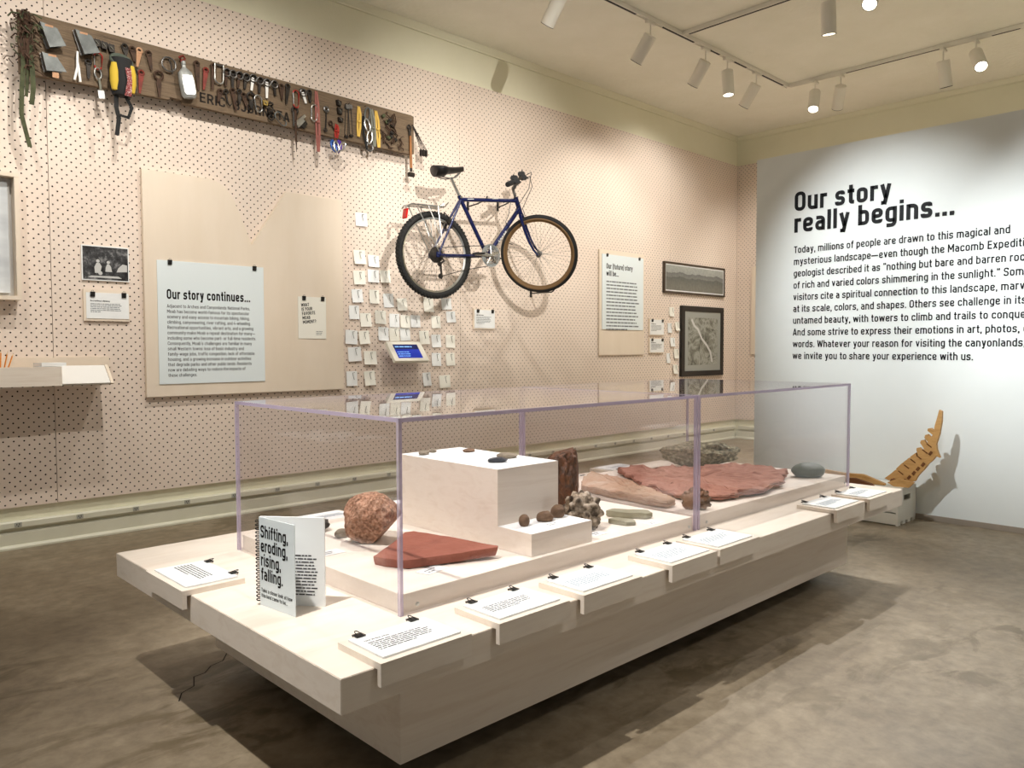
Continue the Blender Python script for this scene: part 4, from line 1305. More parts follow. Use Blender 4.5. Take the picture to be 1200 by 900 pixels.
hk = MB().tube([(0.020, -0.006, -0.004), (0.019, -0.016, -0.005), (0, -0.020, -0.006), (0.002, -0.024, -0.03), (0.008, -0.027, -0.058)], 0.0018, 6).obj('hook', m_dsteel)
hook_mesh = hk.data
bpy.data.objects.remove(hk)
ORD = ['first', 'second', 'third', 'fourth', 'fifth', 'sixth', 'seventh', 'eighth', 'ninth']
def hang_cards(items, where, group, base):
    rows = []
    for it in sorted(items, key=lambda q: -q[1]):
        for rw_ in rows:
            if abs(rw_[0][1] - it[1]) < 0.045:
                rw_.append(it); break
        else:
            rows.append([it])
    idx = 0
    for ri, rw_ in enumerate(rows):
        rw_.sort(key=lambda q: q[0])
        for ci, (x, z, wd, ht) in enumerate(rw_):
            if len(rows) == 1 or len(rw_) == 1:
                lb = 'white note card alone in the %s row of cards %s' % (ORD[min(ri, 8)], where)
            else:
                lb = 'white note card, %s from left in the %s row of cards %s' % (ORD[ci], ORD[min(ri, 8)] if ri < 9 else 'lowest', where)
            t = thing('note_card', lb, 'note card', (x, YP, z), 0, group)
            c = bpy.data.objects.new('card', card_meshes[(idx * 3 + base) % 4])
            COL.objects.link(c); c.parent = t
            c.scale = (wd / 0.102, 1, ht / 0.108)
            c.location = (0, -0.004, 0.0)
            c.rotation_euler = (0, rnd.uniform(-0.06, 0.06), 0)
            h = bpy.data.objects.new('hook', hook_mesh)
            COL.objects.link(h); h.parent = t
            h.location = (0, 0.0, -0.006)
            idx += 1
hang_cards(CARDS, 'below the gear board', 'note cards around the tablet', 0)
hang_cards(SMALL, 'beside the framed map', 'note cards beside the framed map', 1)

# ------------------------------------------------------------------ bicycle hung on the pegboard
m_blue = plain('blue_frame_enamel', (10, 22, 72), 0.25, 0.1, 0.6)
m_tire = noisy('black_rubber', [(22, 22, 22), (34, 34, 33)], 30, 3, 0.8)
m_tanwall = plain('brown_sidewall', (112, 84, 50), 0.7)
m_chrome = plain('polished_alloy', (206, 206, 204), 0.22, 1.0)
m_seat = plain('black_vinyl', (18, 18, 19), 0.35)
m_redref = plain('red_reflector', (196, 26, 22), 0.25)
m_cable = plain('black_cable', (20, 20, 22), 0.5)
bi = thing('bicycle', 'blue mountain bicycle with rear rack hung on the pegboard, front wheel turned outward', 'bicycle', (3.684, 4.66, 1.826), -math.radians(6))

def spin_mat(n, e1):
    """3x3 whose local z is the wheel axle n and local x is e1"""
    n, e1 = Vector(n).normalized(), Vector(e1).normalized()
    e2 = n.cross(e1)
    return Matrix((e1, e2, n)).transposed()

def wheel(name, c, Rm, knobby, parent):
    wv = bpy.data.objects.new(name, None)
    COL.objects.link(wv)
    wv.parent = parent
    wv.location = c
    wv.rotation_euler = Rm.to_euler()
    t = MB().torus((0, 0, 0), 0.301, 0.0245 if knobby else 0.0225, None, 72, 12)
    if knobby:
        for i in range(72):
            a = 2 * PI * i / 72
            for s in (-1, 1):
                q = Matrix.Rotation(a, 3, 'Z')
                t.box(q @ Vector((0.3225, 0, 0.010 * s)), (0.008, 0.013, 0.011), q)
                t.box(q @ Vector((0.3135, 0.012, 0.021 * s)), (0.010, 0.012, 0.006), q)
    t.obj('tire', m_tire, wv, smooth=True)
    if not knobby:
        sw = MB()
        for s in (-1, 1):
            sw.torus((0, 0, 0.0115 * s), 0.291, 0.0125, None, 72, 8)
        sw.obj('sidewall', m_tanwall, wv, smooth=True)
    MB().lathe([(0.279, -0.011), (0.284, -0.012), (0.284, 0.012), (0.279, 0.011), (0.266, 0.006), (0.266, -0.006), (0.279, -0.011)], 72, caps=False).obj('rim', m_chrome if knobby else m_tanwall, wv, smooth=True)
    MB().lathe([(0.0, -0.05), (0.008, -0.05), (0.009, -0.036), (0.022, -0.034), (0.022, -0.030), (0.013, -0.026), (0.013, 0.026), (0.022, 0.030), (0.022, 0.034), (0.009, 0.036), (0.008, 0.05), (0.0, 0.05)], 20).obj('hub', m_dsteel, wv, smooth=True)
    sp = MB()
    for i in range(36):
        a = 2 * PI * i / 36
        s = 1 if i % 2 else -1
        off = (0.55 if (i // 2) % 2 else -0.55)
        sp.tube([(0.02 * math.cos(a + off), 0.02 * math.sin(a + off), 0.032 * s), (0.267 * math.cos(a), 0.267 * math.sin(a), 0.002 * s)], 0.0011, 5)
    sp.obj('spokes', m_chrome, wv)
    MB().tube([(0.272 * math.cos(-2.2), 0.272 * math.sin(-2.2), 0), (0.235 * math.cos(-2.2), 0.235 * math.sin(-2.2), 0)], 0.003, 6).obj('valve', m_cable, wv)
    return wv

BBp, ST, HT, HB_, CR = Vector((.492, 0, .028)), Vector((.235, 0, .453)), Vector((.777, 0, .522)), Vector((.821, 0, .417)), Vector((.835, 0, .385))
axis = (HB_ - HT).normalized()
fwdv = Vector((-axis.z, 0, axis.x))
PHI = math.radians(52)
perp = fwdv * math.cos(PHI) + Vector((0, -1, 0)) * math.sin(PHI)
fn = axis.cross(perp).normalized()        # front axle direction
if fn.y > 0:
    fn = -fn                              # towards the viewer
FH = CR + axis * 0.347 + perp * 0.045
wheel('rear_wheel', (0, 0, 0), spin_mat((0, -1, 0), (1, 0, 0)), True, bi)
wheel('front_wheel', FH, spin_mat(fn, axis), False, bi)
# frame
fr = MB()
fr.tube([ST + Vector((0, 0, -.012)), HT + Vector((-.005, 0, -.03))], 0.0155, 14)
fr.tube([BBp, HB_ + Vector((-.008, 0, .015))], 0.0175, 14)
fr.tube([BBp, ST + (ST - BBp).normalized() * 0.02], 0.0155, 14)
fr.tube([HT, HB_], 0.019, 16)
for s in (-1, 1):
    fr.tube([ST + Vector((0, 0.012 * s, -.02)), Vector((.13, 0.035 * s, .24)), Vector((0.0, 0.058 * s, 0.004))], [0.009, 0.009, 0.007], 10)
    fr.tube([BBp + Vector((-.02, 0.022 * s, 0)), Vector((.36, 0.034 * s, .018)), Vector((0.0, 0.058 * s, -0.002))], [0.0115, 0.0115, 0.008], 10)
    fr.box((0.002, 0.058 * s, 0.0), (0.04, 0.006, 0.04), None, 0.002)
fr.tube([Vector((.108, -0.04, .197)), Vector((.108, 0.04, .197))], 0.008, 8)
fr.tube([BBp + Vector((0, -.036, 0)), BBp + Vector((0, .036, 0))], 0.022, 16)
fr.obj('frame', m_blue, bi, smooth=True)
dc = MB()
dv = (HB_ - BBp).normalized()
dp_ = Vector((-dv.z, 0, dv.x))
for k, (a, b) in enumerate([(.155, .17), (.178, .2), (.208, .222), (.23, .248), (.256, .272)]):
    c0 = BBp + dv * a; c1 = BBp + dv * b
    for s in (-1, 1):
        q = [c0 + dp_ * -.008, c1 + dp_ * -.008, c1 + dp_ * .008, c0 + dp_ * .008]
        dc.bm.faces.new([dc.bm.verts.new(p + Vector((0, -.0172 * 1 if s < 0 else .0172, 0))) for p in q])
tt = (HT - ST).normalized()
for a, b in ((.06, .12), (.30, .36)):
    c0, c1 = ST + tt * a + Vector((0, 0, -.012)), ST + tt * b + Vector((0, 0, -.012))
    dc.bm.faces.new([dc.bm.verts.new(p) for p in (c0 + Vector((0, -.0162, -.003)), c1 + Vector((0, -.0162, -.003)), c1 + Vector((0, -.0162, .003)), c0 + Vector((0, -.0162, .003)))])
dc.obj('decal', m_photolt, bi)
# fork
fk = MB()
fk.tube([HB_, CR + axis * 0.01], 0.018, 14)
fk.tube([CR + fn * 0.045, CR - fn * 0.045], 0.013, 10)
for s in (-1, 1):
    b0 = CR + fn * 0.042 * s
    fk.tube([b0, b0 + axis * 0.12, b0 + axis * 0.22 + perp * 0.006, b0 + axis * 0.295 + perp * 0.022 + fn * 0.004 * s, FH + fn * 0.048 * s], [0.0135, 0.0125, 0.011, 0.009, 0.008], 12)
fk.obj('fork', m_blue, bi, smooth=True)
# seat post and saddle
sc_ = Vector((.15, 0, .598))
MB().tube([ST, sc_], 0.0125, 12).tube([ST + Vector((.0, -.02, .005)), ST + Vector((0.0, .02, .005))], 0.010, 10).obj('seat_post', m_chrome, bi, smooth=True)
sd = MB()
secs = []
for i in range(15):
    t = i / 14.0
    x = -0.135 + 0.27 * t
    wv_ = 0.088 * (1 - t) ** 0.9 + 0.02 if t > 0.25 else 0.064 + 0.03 * math.sin(min(1, t / 0.25) * PI / 2)
    if t < 0.03: wv_ *= 0.75
    if t > 0.95: wv_ *= 0.7
    hgt = 0.030 * (1 - 0.35 * t) + (0.012 if t < 0.3 else 0.0)
    zt = 0.018 * (1 - t) ** 2 + 0.008 * t * t
    secs.append((x, wv_, hgt, zt))
rg = []
for x, ww, hh, zz in secs:
    rg.append([sd.bm.verts.new((x, ww * math.cos(a), zz + (hh * 0.55 * math.sin(a) if math.sin(a) > 0 else hh * 1.1 * math.sin(a)))) for a in [2 * PI * k / 16 for k in range(16)]])
for a, b in zip(rg, rg[1:]):
    for k in range(16):
        sd.bm.faces.new((a[k], a[(k + 1) % 16], b[(k + 1) % 16], b[k]))
sd.bm.faces.new(list(reversed(rg[0]))); sd.bm.faces.new(rg[-1])
so = sd.obj('saddle', m_seat, bi, smooth=True)
so.scale = (1.0, 1.0, 1.25)
so.location = (.133, 0, .645); so.rotation_euler = (0, -math.radians(12), 0)
MB().tube([(-.09, -.022, -.03), (-.03, -.022, -.045), (.04, -.022, -.045), (.10, -.008, -.018)], 0.0035, 6).tube([(-.09, .022, -.03), (-.03, .022, -.045), (.04, .022, -.045), (.10, .008, -.018)], 0.0035, 6).obj('saddle_rail', m_dsteel, so)
# stem, bar, grips, levers
up = -axis
s0 = HT + up * 0.005
s1_ = HT + up * 0.075
fh = perp.normalized()
rt = fn.normalized()     # rider's right, towards the viewer
bc = s1_ + fh * 0.05 + Vector((0, 0, .055))
MB().tube([s0, s1_], 0.0115, 10).tube([s1_ - up * .01, bc], 0.014, 10).obj('stem', m_dsteel, bi, smooth=True)
bar = MB()
bar.tube([bc + rt * 0.285 - fh * 0.03 , bc + rt * 0.12, bc, bc - rt * 0.12, bc - rt * 0.285 - fh * 0.03], 0.0112, 12)
bar.obj('handlebar', m_iron, bi, smooth=True)
for s in (1, -1):
    e = bc + rt * (0.293 * s) - fh * 0.032
    i_ = bc + rt * (0.175 * s) - fh * 0.010
    MB().tube([i_, i_.lerp(e, .1), e.lerp(i_, .08), e], [0.017, 0.021, 0.021, 0.019], 14).obj('grip', m_blackfab, bi, smooth=True)
    j = bc + rt * (0.155 * s) - fh * 0.004
    lv = MB().box(j + Vector((0, 0, -.006)) + fh * 0.018, (0.05, 0.045, 0.04), Matrix.Rotation(-PHI, 3, 'Z'), 0.006)
    lv.tube([j + fh * .02, j + fh * 0.055 + Vector((0, 0, -.02)), e + fh * 0.062 + Vector((0, 0, -.03))], 0.006, 8)
    lv.obj('brake_lever', m_cable, bi, smooth=True)
    MB().box(j + Vector((0, 0, 0.028)), (0.055, 0.04, 0.035), Matrix.Rotation(-PHI, 3, 'Z'), 0.006).tube([j + Vector((0, 0, .035)), j + rt * (.03 * s) + Vector((0, 0, .055))], 0.006, 8).obj('shifter', m_cable, bi, smooth=True)
cb_ = MB()
cb_.tube([bc + fh * .05 + rt * .12 + Vector((0, 0, -.01)), bc + fh * 0.11 + rt * .08 + Vector((0, 0, .0)), bc + fh * 0.125 + rt * .03 + Vector((0, 0, -.09)), bc + fh * 0.06 + Vector((0, 0, -.20)), CR + Vector((.0, -.02, .05)), CR + perp * .03 + axis * .02], 0.0028, 6)
cb_.tube([bc + fh * .05 - rt * .12 + Vector((0, 0, .01)), bc + fh * 0.10 - rt * .06 + Vector((0, 0, .02)), bc + fh * 0.09 + Vector((0, 0, -.10)), bc + fh * 0.0 + Vector((0, -.02, -.19)), HB_ + Vector((-.06, -.02, .0))], 0.0028, 6)
cb_.tube([HT + Vector((-.06, -.016, -.045)), Vector((.69, -.018, .36)), Vector((.66, -.018, .31)), Vector((.70, -.018, .27)), Vector((.675, -.018, .235))], 0.0025, 6)
cb_.obj('control_cable', m_cable, bi, smooth=True)
# crankset
ck_ = MB()
for R_, y_ in ((0.088, -.047), (0.073, -.041), (0.055, -.036)):
    n_ = 40
    prof_ = []
    for i in range(n_ * 2):
        a = 2 * PI * i / (n_ * 2)
        q = R_ + (0.003 if i % 2 else -0.001)
        prof_.append((q * math.cos(a), q * math.sin(a)))
    ring = [ck_.bm.verts.new((BBp.x + a, y_ - .0012, BBp.z + b)) for a, b in prof_]
    ring2 = [ck_.bm.verts.new((BBp.x + a, y_ + .0012, BBp.z + b)) for a, b in prof_]
    inn = [ck_.bm.verts.new((BBp.x + a * .82, y_ - .0012, BBp.z + b * .82)) for a, b in prof_]
    inn2 = [ck_.bm.verts.new((BBp.x + a * .82, y_ + .0012, BBp.z + b * .82)) for a, b in prof_]
    m2 = len(prof_)
    for i in range(m2):
        k = (i + 1) % m2
        ck_.bm.faces.new((ring[i], ring[k], inn[k], inn[i]))
        ck_.bm.faces.new((ring2[k], ring2[i], inn2[i], inn2[k]))
        ck_.bm.faces.new((ring[k], ring[i], ring2[i], ring2[k]))
        ck_.bm.faces.new((inn[i], inn[k], inn2[k], inn2[i]))
for k in range(5):
    a = 2 * PI * k / 5 + 0.4
    ck_.tube([BBp + Vector((0, -.052, 0)), BBp + Vector((.078 * math.cos(a), -.05, .078 * math.sin(a)))], [0.010, 0.006], 8)
ck_.obj('chainring', m_chrome, bi, smooth=True)
for s, dr in ((-1, Vector((-.985, 0, -.02))), (1, Vector((.985, 0, .02)))):
    e = BBp + Vector((0, .066 * s, 0)) + dr * 0.170
    cm_ = MB().tube([BBp + Vector((0, .056 * s, 0)), e], [0.013, 0.009], 10).obj('crank_arm', m_chrome if s < 0 else m_dsteel, bi, smooth=True)
    MB().box(e + Vector((0, .05 * s, 0)), (0.075, 0.07, 0.012), None, 0.003).tube([e, e + Vector((0, .09 * s, 0))], 0.006, 8).obj('pedal', m_cable, cm_)
MB().lathe([(0.0, 0.0), (0.060, 0.0), (0.060, 0.004), (0.052, 0.005), (0.052, 0.009), (0.044, 0.010), (0.044, 0.014), (0.036, 0.015), (0.036, 0.019), (0.028, 0.02), (0.028, 0.024), (0.01, 0.026), (0.0, 0.03)], 32, spin_mat((0, -1, 0), (1, 0, 0)), (0, -0.024, 0)).obj('cassette', m_iron, bi, smooth=True)
MB().tube([(0.0, -.042, .050), (0.25, -.042, .083), (.485, -.041, .105)], 0.0032, 6).tube([(.035, -.042, -.158), (.25, -.042, -.098), (.485, -.041, -.052)], 0.0032, 6).obj('chain', m_iron, bi)
MB().tube([(.012, -.062, -.012), (.045, -.066, -.045), (.02, -.050, -.065)], 0.009, 8).box((.03, -.045, -.112), (.016, .010, .10), Matrix.Rotation(-.10, 3, 'Y'), .003).lathe([(0, 0), (.02, 0), (.02, .006), (0, .006)], 14, spin_mat((0, -1, 0), (1, 0, 0)), (.027, -.039, -.158)).lathe([(0, 0), (.018, 0), (.018, .006), (0, .006)], 14, spin_mat((0, -1, 0), (1, 0, 0)), (.02, -.039, -.068)).obj('derailleur', m_iron, bi, smooth=True)
MB().box((.125, -.03, .24), (.02, .02, .07), Matrix.Rotation(-.5, 3, 'Y'), .004).box((.105, .03, .24), (.02, .02, .07), Matrix.Rotation(-.5, 3, 'Y'), .004).tube([(.12, -.05, .27), (.09, 0, .33), (.12, .05, .27)], 0.004, 6).obj('rear_brake', m_iron, bi)
# rear rack
rk = MB()
RZ = lambda u: 0.352 + 0.10 * (u + 0.25) * 0.22
for y_ in (-.055, .055):
    rk.tube([(-.262, y_ * .4, .322), (-.225, y_, RZ(-.22)), (.06, y_, RZ(.06)), (.11, y_ * .5, .40)], 0.0052, 8)
    for a, b in ((-.19, .0), (-.085, .015), (.0, .02)):
        rk.tube([(a, y_, RZ(a)), (b, y_ * 1.25, .02 + .12 * (a > -.1))], 0.0042, 8)
for u in (-.22, -.13, -.04, .05):
    rk.tube([(u, -.055, RZ(u)), (u, .055, RZ(u))], 0.0045, 8)
rk.span(-.2, .05, -.025, .025, .353, .357)
rk.obj('rear_rack', m_steel, bi, smooth=True)
MB().box((-.248, 0, .285), (.014, .06, .075), Matrix.Rotation(.15, 3, 'Y'), .004).obj('reflector', m_redref, bi)

# steel bracket under the front wheel
bh = thing('bike_bracket', 'thin black steel bracket holding up the bicycle front wheel from the pegboard', 'bracket', (5.138, YP, 1.630))
MB().span(-.014, .014, -.004, -.0005, -.035, .035, .001).obj('wall_plate', m_cable, bh)
MB().tube([(0, -.004, 0), (-.20, -.45, -.02), (-.215, -.48, -.016), (-.172, -.49, .034)], 0.006, 10).obj('arm', m_cable, bh, smooth=True)
for lb_, x_, z_, tip in (('black steel hook carrying the bicycle top tube near the handlebar', 4.724, 2.372, (-.283, -.505, -.052)), ('black steel hook carrying the bicycle top tube in the middle', 4.378, 2.337, (-.21, -.472, -.051))):
    hb = thing('bike_hook', lb_, 'hook', (x_, YP, z_))
    MB().span(-.012, .012, -.004, -.0005, -.04, .04, .001).obj('wall_plate', m_cable, hb)
    tv = Vector(tip)
    MB().tube([(0, -.004, -.01), tv * .5 + Vector((0, 0, -.006)), tv + Vector((0, 0, 0.012)), tv + Vector((-.012, -.02, .03))], 0.0065, 8).obj('arm', m_cable, hb, smooth=True)

# ------------------------------------------------------------------ weathered board of climbing gear
gb = thing('gear_board', 'long weathered plank with a burnt-in climber name, crowded with climbing hardware, high on the pegboard', 'plank', (1.10, YP, 2.635))
p_ = [(-0.02, 0.0), (0.78, 0.028), (0.78, 0.042), (0.86, 0.042), (0.86, 0.022), (2.61, 0.002), (2.645, 0.010), (2.645, 0.298), (2.62, 0.304), (1.6, 0.318), (0.7, 0.332), (-0.02, 0.338)]
MB().prism(p_, -0.058, -0.095, lambda u, v, d: (u, d, v)).obj('plank', m_plank, gb)
for x in (0.25, 1.35, 2.45):
    MB().span(x - .03, x + .03, -.058, -.0005, .06, .26).obj('batten', m_plank, gb)
lettering(MB(), ['ERIC'], 0.062, 0.17, 0, lambda u, v: (0.965 + u, -0.0958, 0.053 + v - u * .01), fit=('ERIC', 0.165), seg=2).obj('burnt_lettering', m_plankink, gb)
lettering(MB(), ['BJØRNSTA'], 0.062, 0.17, 0, lambda u, v: (1.185 + u, -0.0958, 0.051 + v - u * .01), fit=('BJØRNSTA', 0.40), seg=2).obj('burnt_lettering', m_plankink, gb)

m_flask = noisy('dented_flask_metal', [(140, 142, 140), (176, 178, 174)], 14, 4, 0.4, metal=0.3)
YG = YP - 0.096       # face of the plank
def hung(name, label, cat, x, z, dx, dz, group=None):
    t = thing(name, label, cat, (x, YG, z), 0, group)
    t.rotation_euler = (0, math.atan2(-dx, -dz), 0)
    nl = MB().tube([(0, -0.0005, 0), (0, -0.016, 0.001)], 0.0025, 6)
    nl.obj('nail', m_iron, t)
    return t
AXW = Matrix(((1, 0, 0), (0, 0, -1), (0, 1, 0)))    # rings lying flat against the plank
def pt_blade(t, L, mat, wtop=0.013, wtip=0.004, thk=0.007, y=-0.013):
    wtop, wtip = wtop * 1.2, wtip * 1.4
    MB().prism([(-wtop * .8, -0.016), (wtop * .8, -0.016), (wtop, -0.03), (wtip, -L), (-wtip, -L), (-wtop, -0.03)], y - thk / 2, y + thk / 2, lambda u, v, d: (u, d, v)).obj('blade', mat, t)
def eye(t, mat, R=0.013, r=0.0045, z=-0.012):
    R, r = R * 1.25, r * 1.3
    MB().torus((0, -0.012, z), R, r, AXW, 18, 6).obj('eye', mat, t, smooth=True)
def ring_(t, mat, R=0.02, r=0.003, z=-0.03, y=-0.023):
    R, r = R * 1.1, r * 1.25
    MB().torus((0, y, z), R, r, AXW @ Matrix.Rotation(0.2, 3, 'X'), 22, 6).obj('ring', mat, t, smooth=True)
def biner(t, L, wd, mat, y=-0.018, z0=0.006, r=0.0048, gate=None):
    pts = arc(0, z0 - wd * .5, wd * .5, PI, 0, 8, y) + [(wd * .42, y, z0 - L + wd * .4)] + arc(0, z0 - L + wd * .42, wd * .42, 0, -PI, 8, y)
    MB().tube(pts, r, 8).obj('body', mat, t, smooth=True)
    MB().tube([(-wd * .42, y, z0 - L + wd * .42), (-wd * .5, y, z0 - wd * .5)], r * .85, 8).obj('gate', gate or mat, t, smooth=True)
def chock_box(mb, c, s, a=0.4):
    mb.box(c, s, Matrix.Rotation(a, 3, 'Y'), 0.003)

def make_gear(k, label, x, z, dx, dz, i):
    L = math.hypot(dx, dz)
    r = random.Random(i * 7 + 3)
    P = 'pitons and chocks on the gear board'
    if k in ('piton', 'red_piton', 'leaf_piton', 'long_piton', 'knife_piton', 'strap_piton', 'hook_piton', 'wrench_piton', 'white_piton', 'eye_piton', 'ring_piton'):
        t = hung('piton', label, 'piton', x, z, dx, dz, P)
        mat = {'red_piton': m_redrust, 'white_piton': m_alu, 'strap_piton': m_tan, 'knife_piton': m_iron}.get(k, m_rust if i % 2 else m_iron)
        if k == 'ring_piton' or k == 'white_piton':
            eye(t, m_iron); ring_(t, m_dsteel, 0.021, 0.0033, -0.022)
            pt_blade(t, L, m_whitebox if k == 'white_piton' else mat, 0.009, 0.005)
        elif k == 'eye_piton':
            ring_(t, mat, 0.022, 0.006, -0.022, -0.014)
            MB().prism([(-.012, -.045), (.012, -.045), (.016, -.075), (.006, -L), (-.004, -L), (-.014, -.075)], -0.016, -0.009, lambda u, v, d: (u, d, v)).obj('blade', mat, t)
        elif k == 'hook_piton':
            eye(t, mat, 0.011, 0.004)
            MB().tube([(0, -.012, -.02), (0.002, -.012, -L * .7), (0.016, -.016, -L * .92), (0.03, -.02, -L * .8)], [0.006, 0.006, 0.005, 0.003], 8).obj('hook', mat, t, smooth=True)
        elif k == 'wrench_piton':
            eye(t, m_dsteel, 0.013, 0.006)
            MB().box((0, -.013, -L / 2), (0.011, 0.006, L - 0.03), None, 0.002).obj('shank', mat, t)
            MB().torus((0, -.013, -L), 0.011, 0.005, AXW, 16, 6).obj('jaw', mat, t, smooth=True)
        elif k == 'leaf_piton':
            eye(t, mat, 0.011, 0.004)
            MB().prism([(-.006, -.018), (.006, -.018), (.014, -L * .55), (.004, -L), (-.004, -L), (-.013, -L * .55)], -.015, -.010, lambda u, v, d: (u, d, v)).obj('blade', m_tan if i % 2 else mat, t)
        else:
            eye(t, mat, 0.012, 0.0045)
            pt_blade(t, L, mat, 0.010 if k == 'knife_piton' else 0.013)
        return t
    if k == 'ring':
        t = hung('steel_ring', label, 'ring', x, z, dx, dz)
        MB().torus((0, -.018, -.033), 0.042, 0.0055, AXW, 28, 8).obj('hoop', m_dsteel, t, smooth=True)
        MB().tube([(0, -.014, .0), (.012, -.02, -.03), (.02, -.02, -.085)], 0.005, 8).obj('peg', m_iron, t, smooth=True)
    elif k == 'flask':
        t = hung('water_flask', label, 'flask', x, z, dx, dz)
        prof = [(0.0, -L), (0.036, -L), (0.047, -L + .015), (0.049, -L * .55), (0.044, -L * .34), (0.020, -L * .23), (0.013, -L * .2), (0.013, -L * .12), (0.0, -L * .12)]
        b = MB().lathe(prof, 28, Matrix(((1, 0, 0), (0, .55, 0), (0, 0, 1))), (0, -.034, 0))
        b.obj('bottle', m_flask, t, smooth=True)
        MB().prism([(-.030, -L * .42), (.030, -L * .42), (.036, -L * .55), (.036, -L + .03), (.026, -L + .016), (-.026, -L + .016), (-.036, -L + .03), (-.036, -L * .55)], -.0625, -.058, lambda u, v, d: (u, d, v)).obj('label_panel', m_bluewh, t)
        MB().lathe([(0, -L * .12), (0.014, -L * .12), (0.015, -.012), (0.008, -.006), (0, -.006)], 16, None, (0, -.034, 0)).obj('stopper', m_flask, t, smooth=True)
        MB().tube([(0, -.01, .006), (-.016, -.03, .016), (.004, -.042, .022), (.018, -.03, .008), (-.012, -.036, -.012), (.0, -.012, .004)], 0.007, 8).obj('red_cord', m_redrust, t, smooth=True)
    elif k == 'ubolt':
        t = hung('u_bolt', label, 'bolt', x, z, dx, dz)
        MB().tube([(-.028, -.016, 0)] + [(-.028, -.016, -L + .03)] + arc(0, -L + .028, .028, PI, 2 * PI, 8, -.016) + [(.028, -.016, 0)], 0.0052, 8).obj('bow', m_steel, t, smooth=True)
        MB().box((0, -.014, -.006), (.075, .006, .014), None, .002).obj('strap', m_iron, t)
    elif k in ('carabiner', 'red_carabiner', 'big_carabiner'):
        t = hung('carabiner', label, 'carabiner', x, z, dx, dz, 'carabiners on the gear board')
        mt = m_red if k == 'red_carabiner' else (m_alu if k == 'big_carabiner' else m_steel)
        biner(t, L + .012, 0.05 if k != 'red_carabiner' else 0.044, mt, gate=m_dsteel)
    elif k in ('brass_nut', 'chain_nut', 'chock', 'wired_nut'):
        t = hung('chock', label, 'chock', x, z, dx, dz, 'pitons and chocks on the gear board')
        mt = m_brass if k == 'brass_nut' else m_iron
        if k == 'wired_nut':
            MB().tube([(-.010, -.014, 0), (-.014, -.016, -L + .03), (0, -.016, -L + .01), (.014, -.016, -L + .03), (.010, -.014, 0)], 0.0028, 6).obj('wire', m_iron, t, smooth=True)
            MB().box((0, -.016, -.025), (.034, .024, .03), None, .003).obj('wedge', m_dsteel, t)
            MB().box((0, -.016, -L + .012), (.03, .02, .016), None, .003).obj('stop', m_iron, t)
        elif k == 'chain_nut':
            for q in range(4):
                MB().torus((0, -.016, -.018 - q * L / 4), 0.016, 0.005, AXW if q % 2 else AXW @ Matrix.Rotation(PI / 2.6, 3, 'X'), 16, 6).obj('link', m_iron, t, smooth=True)
        else:
            MB().prism([(-.018, -.004), (.020, -.008), (.015, -L), (-.013, -L + .004)], -.004, -.028, lambda u, v, d: (u, d, v)).obj('wedge', mt, t)
            MB().tube([(-.006, -.029, -L * .35), (0, -.034, -L * .55), (.007, -.029, -L * .75)], 0.0024, 6).obj('cord', m_greyweb, t)
    elif k == 'long_spike':
        t = hung('ice_piton', label, 'piton', x, z, dx, dz, P)
        eye(t, m_iron, 0.016, 0.006)
        MB().tube([(0, -.014, -.015), (0, -.014, -L * .6), (0, -.014, -L)], [0.011, 0.009, 0.0015], 10).obj('spike', m_rust, t, smooth=True)
        MB().box((-.014, -.016, -.07), (.012, .006, .10), None, .002).obj('side_plate', m_dsteel, t)
    elif k == 'clamp':
        t = hung('ascender', label, 'clamp', x, z, dx, dz)
        MB().prism([(-.05, .012), (.05, .006), (.05, -.012), (.02, -.012), (.02, -.028), (-.05, -.03)], -.004, -.022, lambda u, v, d: (u, d, v)).obj('jaw', m_steel, t)
        MB().prism([(-.03, -.03), (.03, -.03), (.024, -.055), (-.02, -.06)], -.006, -.018, lambda u, v, d: (u, d, v)).obj('cam', m_iron, t)
    elif k in ('pink_sling', 'yellow_sling', 'grey_sling', 'red_sling'):
        t = hung('sling', label, 'sling', x, z, dx, dz, 'fabric slings on the gear board')
        mt = {'pink_sling': m_pinkweb, 'yellow_sling': m_straw, 'grey_sling': m_greyweb, 'red_sling': m_red}[k]
        for s in (-1, 1):
            MB().ribbon([(0.002 * s, -.012, .004), (.008 * s, -.017 - .004 * (s + 1), -L * .25), (.009 * s, -.018 - .004 * (s + 1), -L * .7), (.003 * s, -.02, -L)], 0.017, 0.0025).obj('strap', mt, t)
        MB().tube([(-.012, -.022, -L * .5), (.012, -.027, -L * .52)], 0.008, 8).obj('stitched_knot', mt, t, smooth=True)
    elif k == 'biner_cluster':
        t = hung('gear_cluster', label, 'gear cluster', x, z, dx, dz)
        for q, (mt, ox, a) in enumerate([(m_purple, .02, .35), (m_bluean, -.028, -.35), (m_steel, -.012, -.1), (m_steel, .034, .7)]):
            o = MB().tube([(0.02 * math.cos(b) * .9, 0, .038 * math.sin(b)) for b in [2 * PI * w_ / 14 for w_ in range(14)]], 0.0062, 8, closed=True).obj('carabiner', mt, t, smooth=True)
            o.location = (ox, -.022 - .008 * q, -.055); o.rotation_euler = (0, a, 0)
        MB().box((.02, -.022, -.03), (.035, .02, .05), Matrix.Rotation(.5, 3, 'Y'), .006).obj('cam_lobe', m_purple, t)
        MB().box((-.03, -.024, -.025), (.03, .02, .04), Matrix.Rotation(-.4, 3, 'Y'), .006).obj('cam_lobe', m_bluean, t)
        MB().tube([(0, -.012, 0), (0, -.02, -.02)], 0.004, 6).obj('loop', m_red, t)
    elif k == 'chain_carabiners':
        t = hung('carabiner_chain', label, 'carabiners', x, z, dx, dz)
        zz = 0.0
